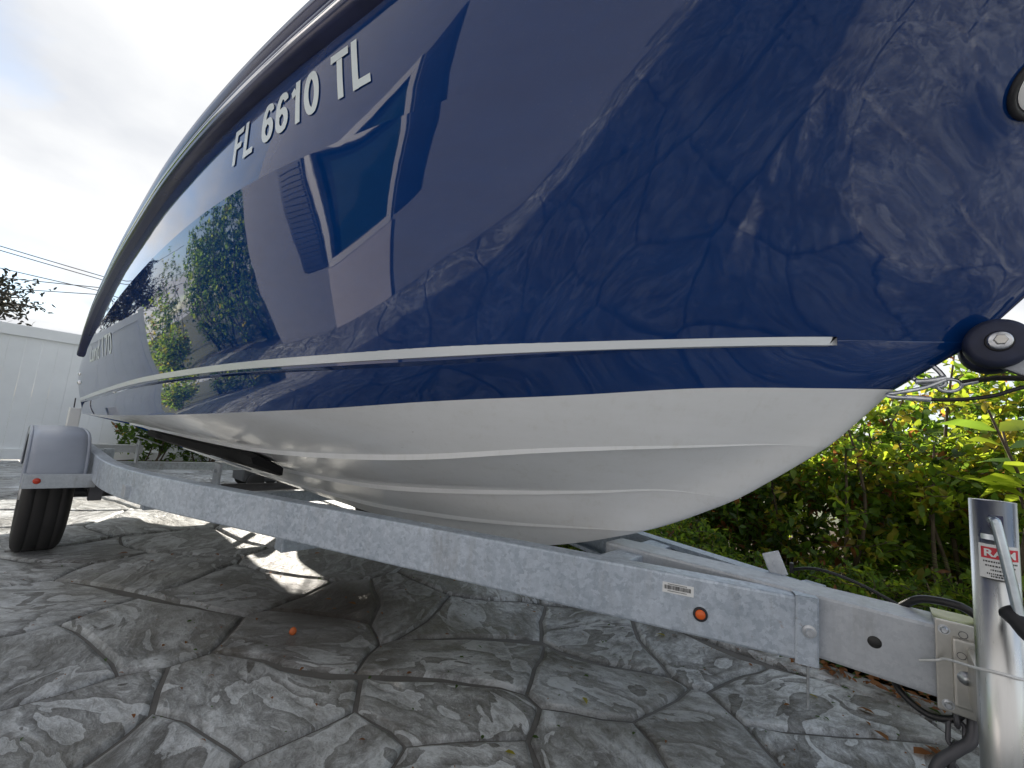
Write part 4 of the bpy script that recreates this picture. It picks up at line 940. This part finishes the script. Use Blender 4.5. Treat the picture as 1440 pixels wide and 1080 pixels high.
# broad-leaved plant and strappy grass by the jack
bl = thing('broad_leaf_plant', 'bright green broad-leaved plant right of the winch cable', 'plant', (0.42, 1.35, 0))
r = random.Random(5); m = MB(); tips = []
for k in range(4):
    a = 1.57 * k + 0.4; tp = V((0.40 + 0.10 * math.cos(a), 1.32 + 0.10 * math.sin(a), 0.98 + 0.07 * (k % 3))); P = spline([(0.42, 1.35, -0.02), V((0.42, 1.35, 0.5)) + rdir(r) * 0.05, tp], 5); m = MB(); m.tube(P, 0.009, 6, r2=0.004); tips.append(P); m.build('stem', 'bark', bl)
for k in range(34):
    P = tips[k % 4]; u = 0.45 + 0.55 * r.random(); p = P[int(u * (len(P) - 1))]; a = r.uniform(0, 6.28); q = MB()
    leaf(q, V(p), V((math.cos(a), math.sin(a), r.uniform(-0.2, 0.5))), rdir(r, 1.6), r.uniform(0.12, 0.19), r.uniform(0.055, 0.08), r.choice((0, 1, 1, 1)), r.uniform(0.0, 0.25)); q.build('leaf', LEAFS, bl)
gr = thing('strappy_grass', 'clump of long thin arching grass blades behind the jack', 'grass', (0.62, 1.28, 0))
for k in range(60):
    a = r.uniform(0, 6.28); L = r.uniform(0.5, 0.95); rise = r.uniform(0.55, 0.9); q = MB(); d = V((math.cos(a), math.sin(a), 0)); s_ = V((-d.y, d.x, 0)) * 0.006; rows = []
    for j in range(7):
        u = j / 6; c = V((0.62, 1.28, 0)) + d * (L * u * (0.35 + 0.5 * u)) + V((0, 0, L * rise * (u * 1.7 - 0.95 * u * u))); w = (1 - u) ** 0.6 + 0.05
        rows.append([c - s_ * w, c + s_ * w])
    q.grid(rows, mi=r.choice((0, 1, 1, 3))); q.build('blade', LEAFS, gr)

# clipped hedge beside the house, shrubs by the fence end (mirrored in the hull), tree beyond the fence
for i, x in enumerate((-8.6, -7.7, -6.8, -5.9)):
    shrub('hedge_plant', 'tall clipped dark hedge plant beside the house, ' + ['nearest the fence', 'second from the fence', 'third from the fence', 'nearest the house corner'][i], 'hedge', (x, -4.2, 0), (0.75, 0.55), 3.1, 420, 0.10, (3, 1, 6, 0.1, 0), 500 + i, 'clipped hedge beside the house', 0.0, 9, 0.5)
for i, (x, y, h) in enumerate(((-8.9, -3.0, 1.15), (-10.2, -3.2, 2.2), (-12.5, -4.6, 3.6))):
    shrub('shrub', ['low dark shrub at the end of the white fence', 'sunlit shrub beyond the end of the white fence', 'tall shrub far beyond the end of the white fence'][i], 'shrub', (x, y, 0), (0.6 + 0.2 * i, 0.5 + 0.2 * i), h, 230, 0.09, (4, 3, 3, 1, 0.2), 600 + i, None, 0.0, 9, 0.5)
def tree(name, label, base, h, crown_c, crown_r, n, leafL, seed):
    r = random.Random(seed); t = thing(name, label, 'tree', base); base = V(base); tk = MB(); cr_ = MB(); cc = V(crown_c)
    tk.tube(spline([base - V((0, 0, 0.1)), base.lerp(cc, 0.5) + V((0.1, 0.05, 0)), cc], 5), 0.16, 10, r2=0.06)
    for k in range(26):
        v = rdir(r, 0.15); e_ = cc + V((v.x * crown_r[0], v.y * crown_r[1], v.z * crown_r[2])) * r.uniform(0.75, 1.05); P = spline([cc - V((0, 0, 0.5)), cc.lerp(e_, 0.5) + rdir(r) * 0.25, e_], 5); tk.tube(P, 0.05, 6, r2=0.008)
        for j in range(n):
            u = 0.35 + 0.65 * r.random(); p = P[int(u * (len(P) - 1))] + rdir(r) * 0.22; ax = (e_ - cc).normalized() * 0.8 + rdir(r) * 0.6; ax.normalize()
            for q in range(8):
                leaf(cr_, p + ax * (0.05 * q), ax * 0.5 + rdir(r) * 0.9, rdir(r, 0.8), leafL * r.uniform(0.7, 1.2), leafL * 0.36, 0)
    tk.build('trunk', 'bark', t); f = cr_.build('crown', 'leaf_shade', t); f['kind'] = 'stuff'
tree('tree', 'dark tree showing its branch tips above the white fence', (-14.6, -3.3, 0), 3.2, (-14.3, -3.1, 2.7), (1.7, 1.7, 1.0), 34, 0.13, 21)
tree('tree', 'round tree far beyond the stern on the port side', (-17, 9, 0), 4, (-17, 9, 3.4), (2.2, 2.2, 1.6), 30, 0.16, 23)
for i in range(5):
    shrub('shrub', 'dark shrub on the port side of the stern, ' + ['nearest the boat', 'second from the boat', 'third from the boat', 'fourth from the boat', 'farthest from the boat'][i], 'shrub', (-6.6 - 0.25 * i, 3.4 + 0.9 * i, 0), (0.6, 0.6), 0.85, 170, 0.08, (3, 1, 5, 0.2, 0.4), 700 + i, 'dark shrubs on the port side', 0.0, 9, 0.5)

m = MB(); m.grid([[(-8.42 + 0.14 * k, -0.35 + 0.15 * j, 0.03 + 0.015 * mnoise.noise(Vector((k * 0.7, j * 0.7, 2)))) for k in range(7)] for j in range(10)]); m.box((-7.58, -0.38, -0.02), (-7.50, 1.02, 0.045), bev=0.01); m.box((-8.42, -0.42, -0.02), (-7.50, -0.345, 0.045), bev=0.01)
m.build('planting_bed', 'soil', kind='structure')
for i, yy in enumerate((0.1, 0.75, 1.5)):
    shrub('shrub', 'low dark shrub against the white fence under the hull, ' + ['leftmost', 'middle one', 'rightmost'][i], 'shrub', (-7.9, yy, 0), (0.35, 0.5), 1.0, 260, 0.07, (2, 0.5, 6, 0.1, 0.3), 800 + i, 'dark shrubs against the fence', 0.0, 9, 0.5)
# ------------------------------------------------------------------ overhead wires
def px_at_x(u, v, x):
    d = CF + CR * ((u - 720) / 600.0) - CU * ((v - 540) / 600.0); k = x / d.x
    return V((x, -1.22 + d.y * k, 0.85 + d.z * k))
for i, (v0, v1, dx, pos) in enumerate(((344, 383, 0, 'topmost'), (350, 388, 0.25, 'second from the top'), (375, 405, -0.4, 'third from the top'), (388, 401, 0.8, 'fourth from the top'), (403, 411, 0.5, 'lowest'))):
    a = px_at_x(0, v0, -24 + dx); b = px_at_x(135, v1, -24 + dx); d = b - a
    A = a - d * 3.0; B = b + d * 5.0; P = []
    for k in range(25):
        u = k / 24; q = A.lerp(B, u); q.z -= 0.35 * (4 * u * (1 - u) - 0.75); P.append(q)
    m = MB(); m.tube(P, 0.016, 6); m.build('overhead_wire', 'wire_black', None, label='dark overhead wire in the sky left of the boat, ' + pos, category='wire', group='overhead wires')

# ------------------------------------------------------------------ litter and small things on the paving
def gpt(u, v): x, y = pxg(u, v); return V((x, y, 0))
LT = 'fallen leaves on the stamped concrete'
spots = [((1070 + 160, 1005 + 2), 'leaf_dry', 0.05, 'orange dry leaf on the paving left of the jack'), ((1250, 1045), 'leaf_dry', 0.06, 'curled orange-brown leaf nearest the safety chain'), ((1285, 1062), 'leaf_brown', 0.07, 'dark brown dry leaf below the jack plate'),
         ((1300, 1050), 'leaf_brown', 0.06, 'long brown leaf beside the safety chain'), ((1137, 979), 'leaf_yellow', 0.03, 'tan leaf under the rail sleeve'), ((936, 897), 'leaf_yellow', 0.045, 'olive dry leaf just below the marker lamp'),
         ((820, 983), 'leaf_yellow', 0.035, 'small tan leaf in the middle of a slab'), ((710, 1060), 'leaf_yellow', 0.03, 'small yellow leaf near the bottom edge'), ((500, 852), 'leaf_dry', 0.05, 'tan leaf on the dark stain'), ((466, 845), 'leaf_dry', 0.035, 'small orange leaf beside the dark stain'),
         ((302, 780), 'leaf_brown', 0.04, 'tiny dark leaf near the sun patch'), ((240, 782), 'leaf_brown', 0.03, 'tiny dark leaf right of the tyre'), ((180, 779), 'leaf_brown', 0.045, 'dark leaf close to the tyre'), ((380, 808), 'leaf_brown', 0.035, 'tiny dark leaf below the sun patch'),
         ((1190, 960), 'leaf_dry', 0.04, 'orange leaf in the litter below the tongue'), ((1245, 968), 'leaf_dry', 0.045, 'rusty leaf in the litter beside the wiring loop'), ((442, 780), 'leaf_brown', 0.04, 'dark leaf under the frame rail')]
r = random.Random(9)
for (u, v), mt, L, lab_ in spots:
    p = gpt(u, v); p.z = 0.006; m = MB(); a = r.uniform(0, 6.28); leaf(m, p, V((math.cos(a), math.sin(a), 0.06)), V((0.1, 0.1, 1)), L, L * 0.5, 0, 0.12)
    m.build('fallen_leaf', mt, None, label=lab_, category='leaf', group=LT)
lit = MB()
for k in range(900):
    x = r.uniform(-1.6, 1.8); y = DY1 + 0.02 + abs(r.gauss(0, 0.10)) + 0.02
    a = r.uniform(0, 6.28); L = r.uniform(0.02, 0.05); leaf(lit, V((x, y, 0.02 + 0.02 * r.random())), V((math.cos(a), math.sin(a), r.uniform(-0.1, 0.3))), rdir(r, 1.5), L, L * 0.45, r.choice((0, 0, 1, 1, 2)), 0.2)
for k in range(700):
    x = r.uniform(-3.2, 1.2); y = min(DY1, r.uniform(-1.4, 1.0) + abs(r.gauss(0, 0.5))); a = r.uniform(0, 6.28); L = r.choice((0.006, 0.008, 0.010, 0.014, 0.02)); leaf(lit, V((x, y, 0.004)), V((math.cos(a), math.sin(a), 0.1)), rdir(r, 2.5), L, L * 0.5, r.choice((0, 0, 1, 2, 2)), 0.2)
lit.build('leaf_litter', ['leaf_brown', 'leaf_dry', 'leaf_dark'], None, kind='stuff', label='brown leaf litter along the edge of the planting bed', category='leaves')
p = gpt(411, 893); m = MB(); m.lathe([(0.0, 0.0), (0.010, 0.004), (0.014, 0.014), (0.011, 0.024), (0.004, 0.030), (0.0, 0.031)], p, (0.1, 0, 1), 14); m.build('seed_pod', 'seed_orange', None, label='small round orange seed pod on the paving', category='seed')
# low wheeled cart seen under the hull
ct = thing('wheeled_cart', 'low dark wheeled cart on the ground far under the hull', 'cart', (-5.7, 0.78, 0))
m = MB(); m.box((-5.9, 0.55, 0.08), (-5.5, 1.10, 0.26), bev=0.03); m.build('body', 'cart_grey', ct)
for x, y in ((-5.48, 0.68), (-5.48, 1.0), (-5.92, 0.68), (-5.92, 1.0)):
    m = MB(); m.lathe([(0, -0.025), (0.05, -0.025), (0.09, -0.02), (0.095, 0.0), (0.09, 0.02), (0.05, 0.025), (0, 0.025)], (x, y, 0.095), (1, 0.1, 0), 20); m.build('wheel', 'tyre_rubber', ct)
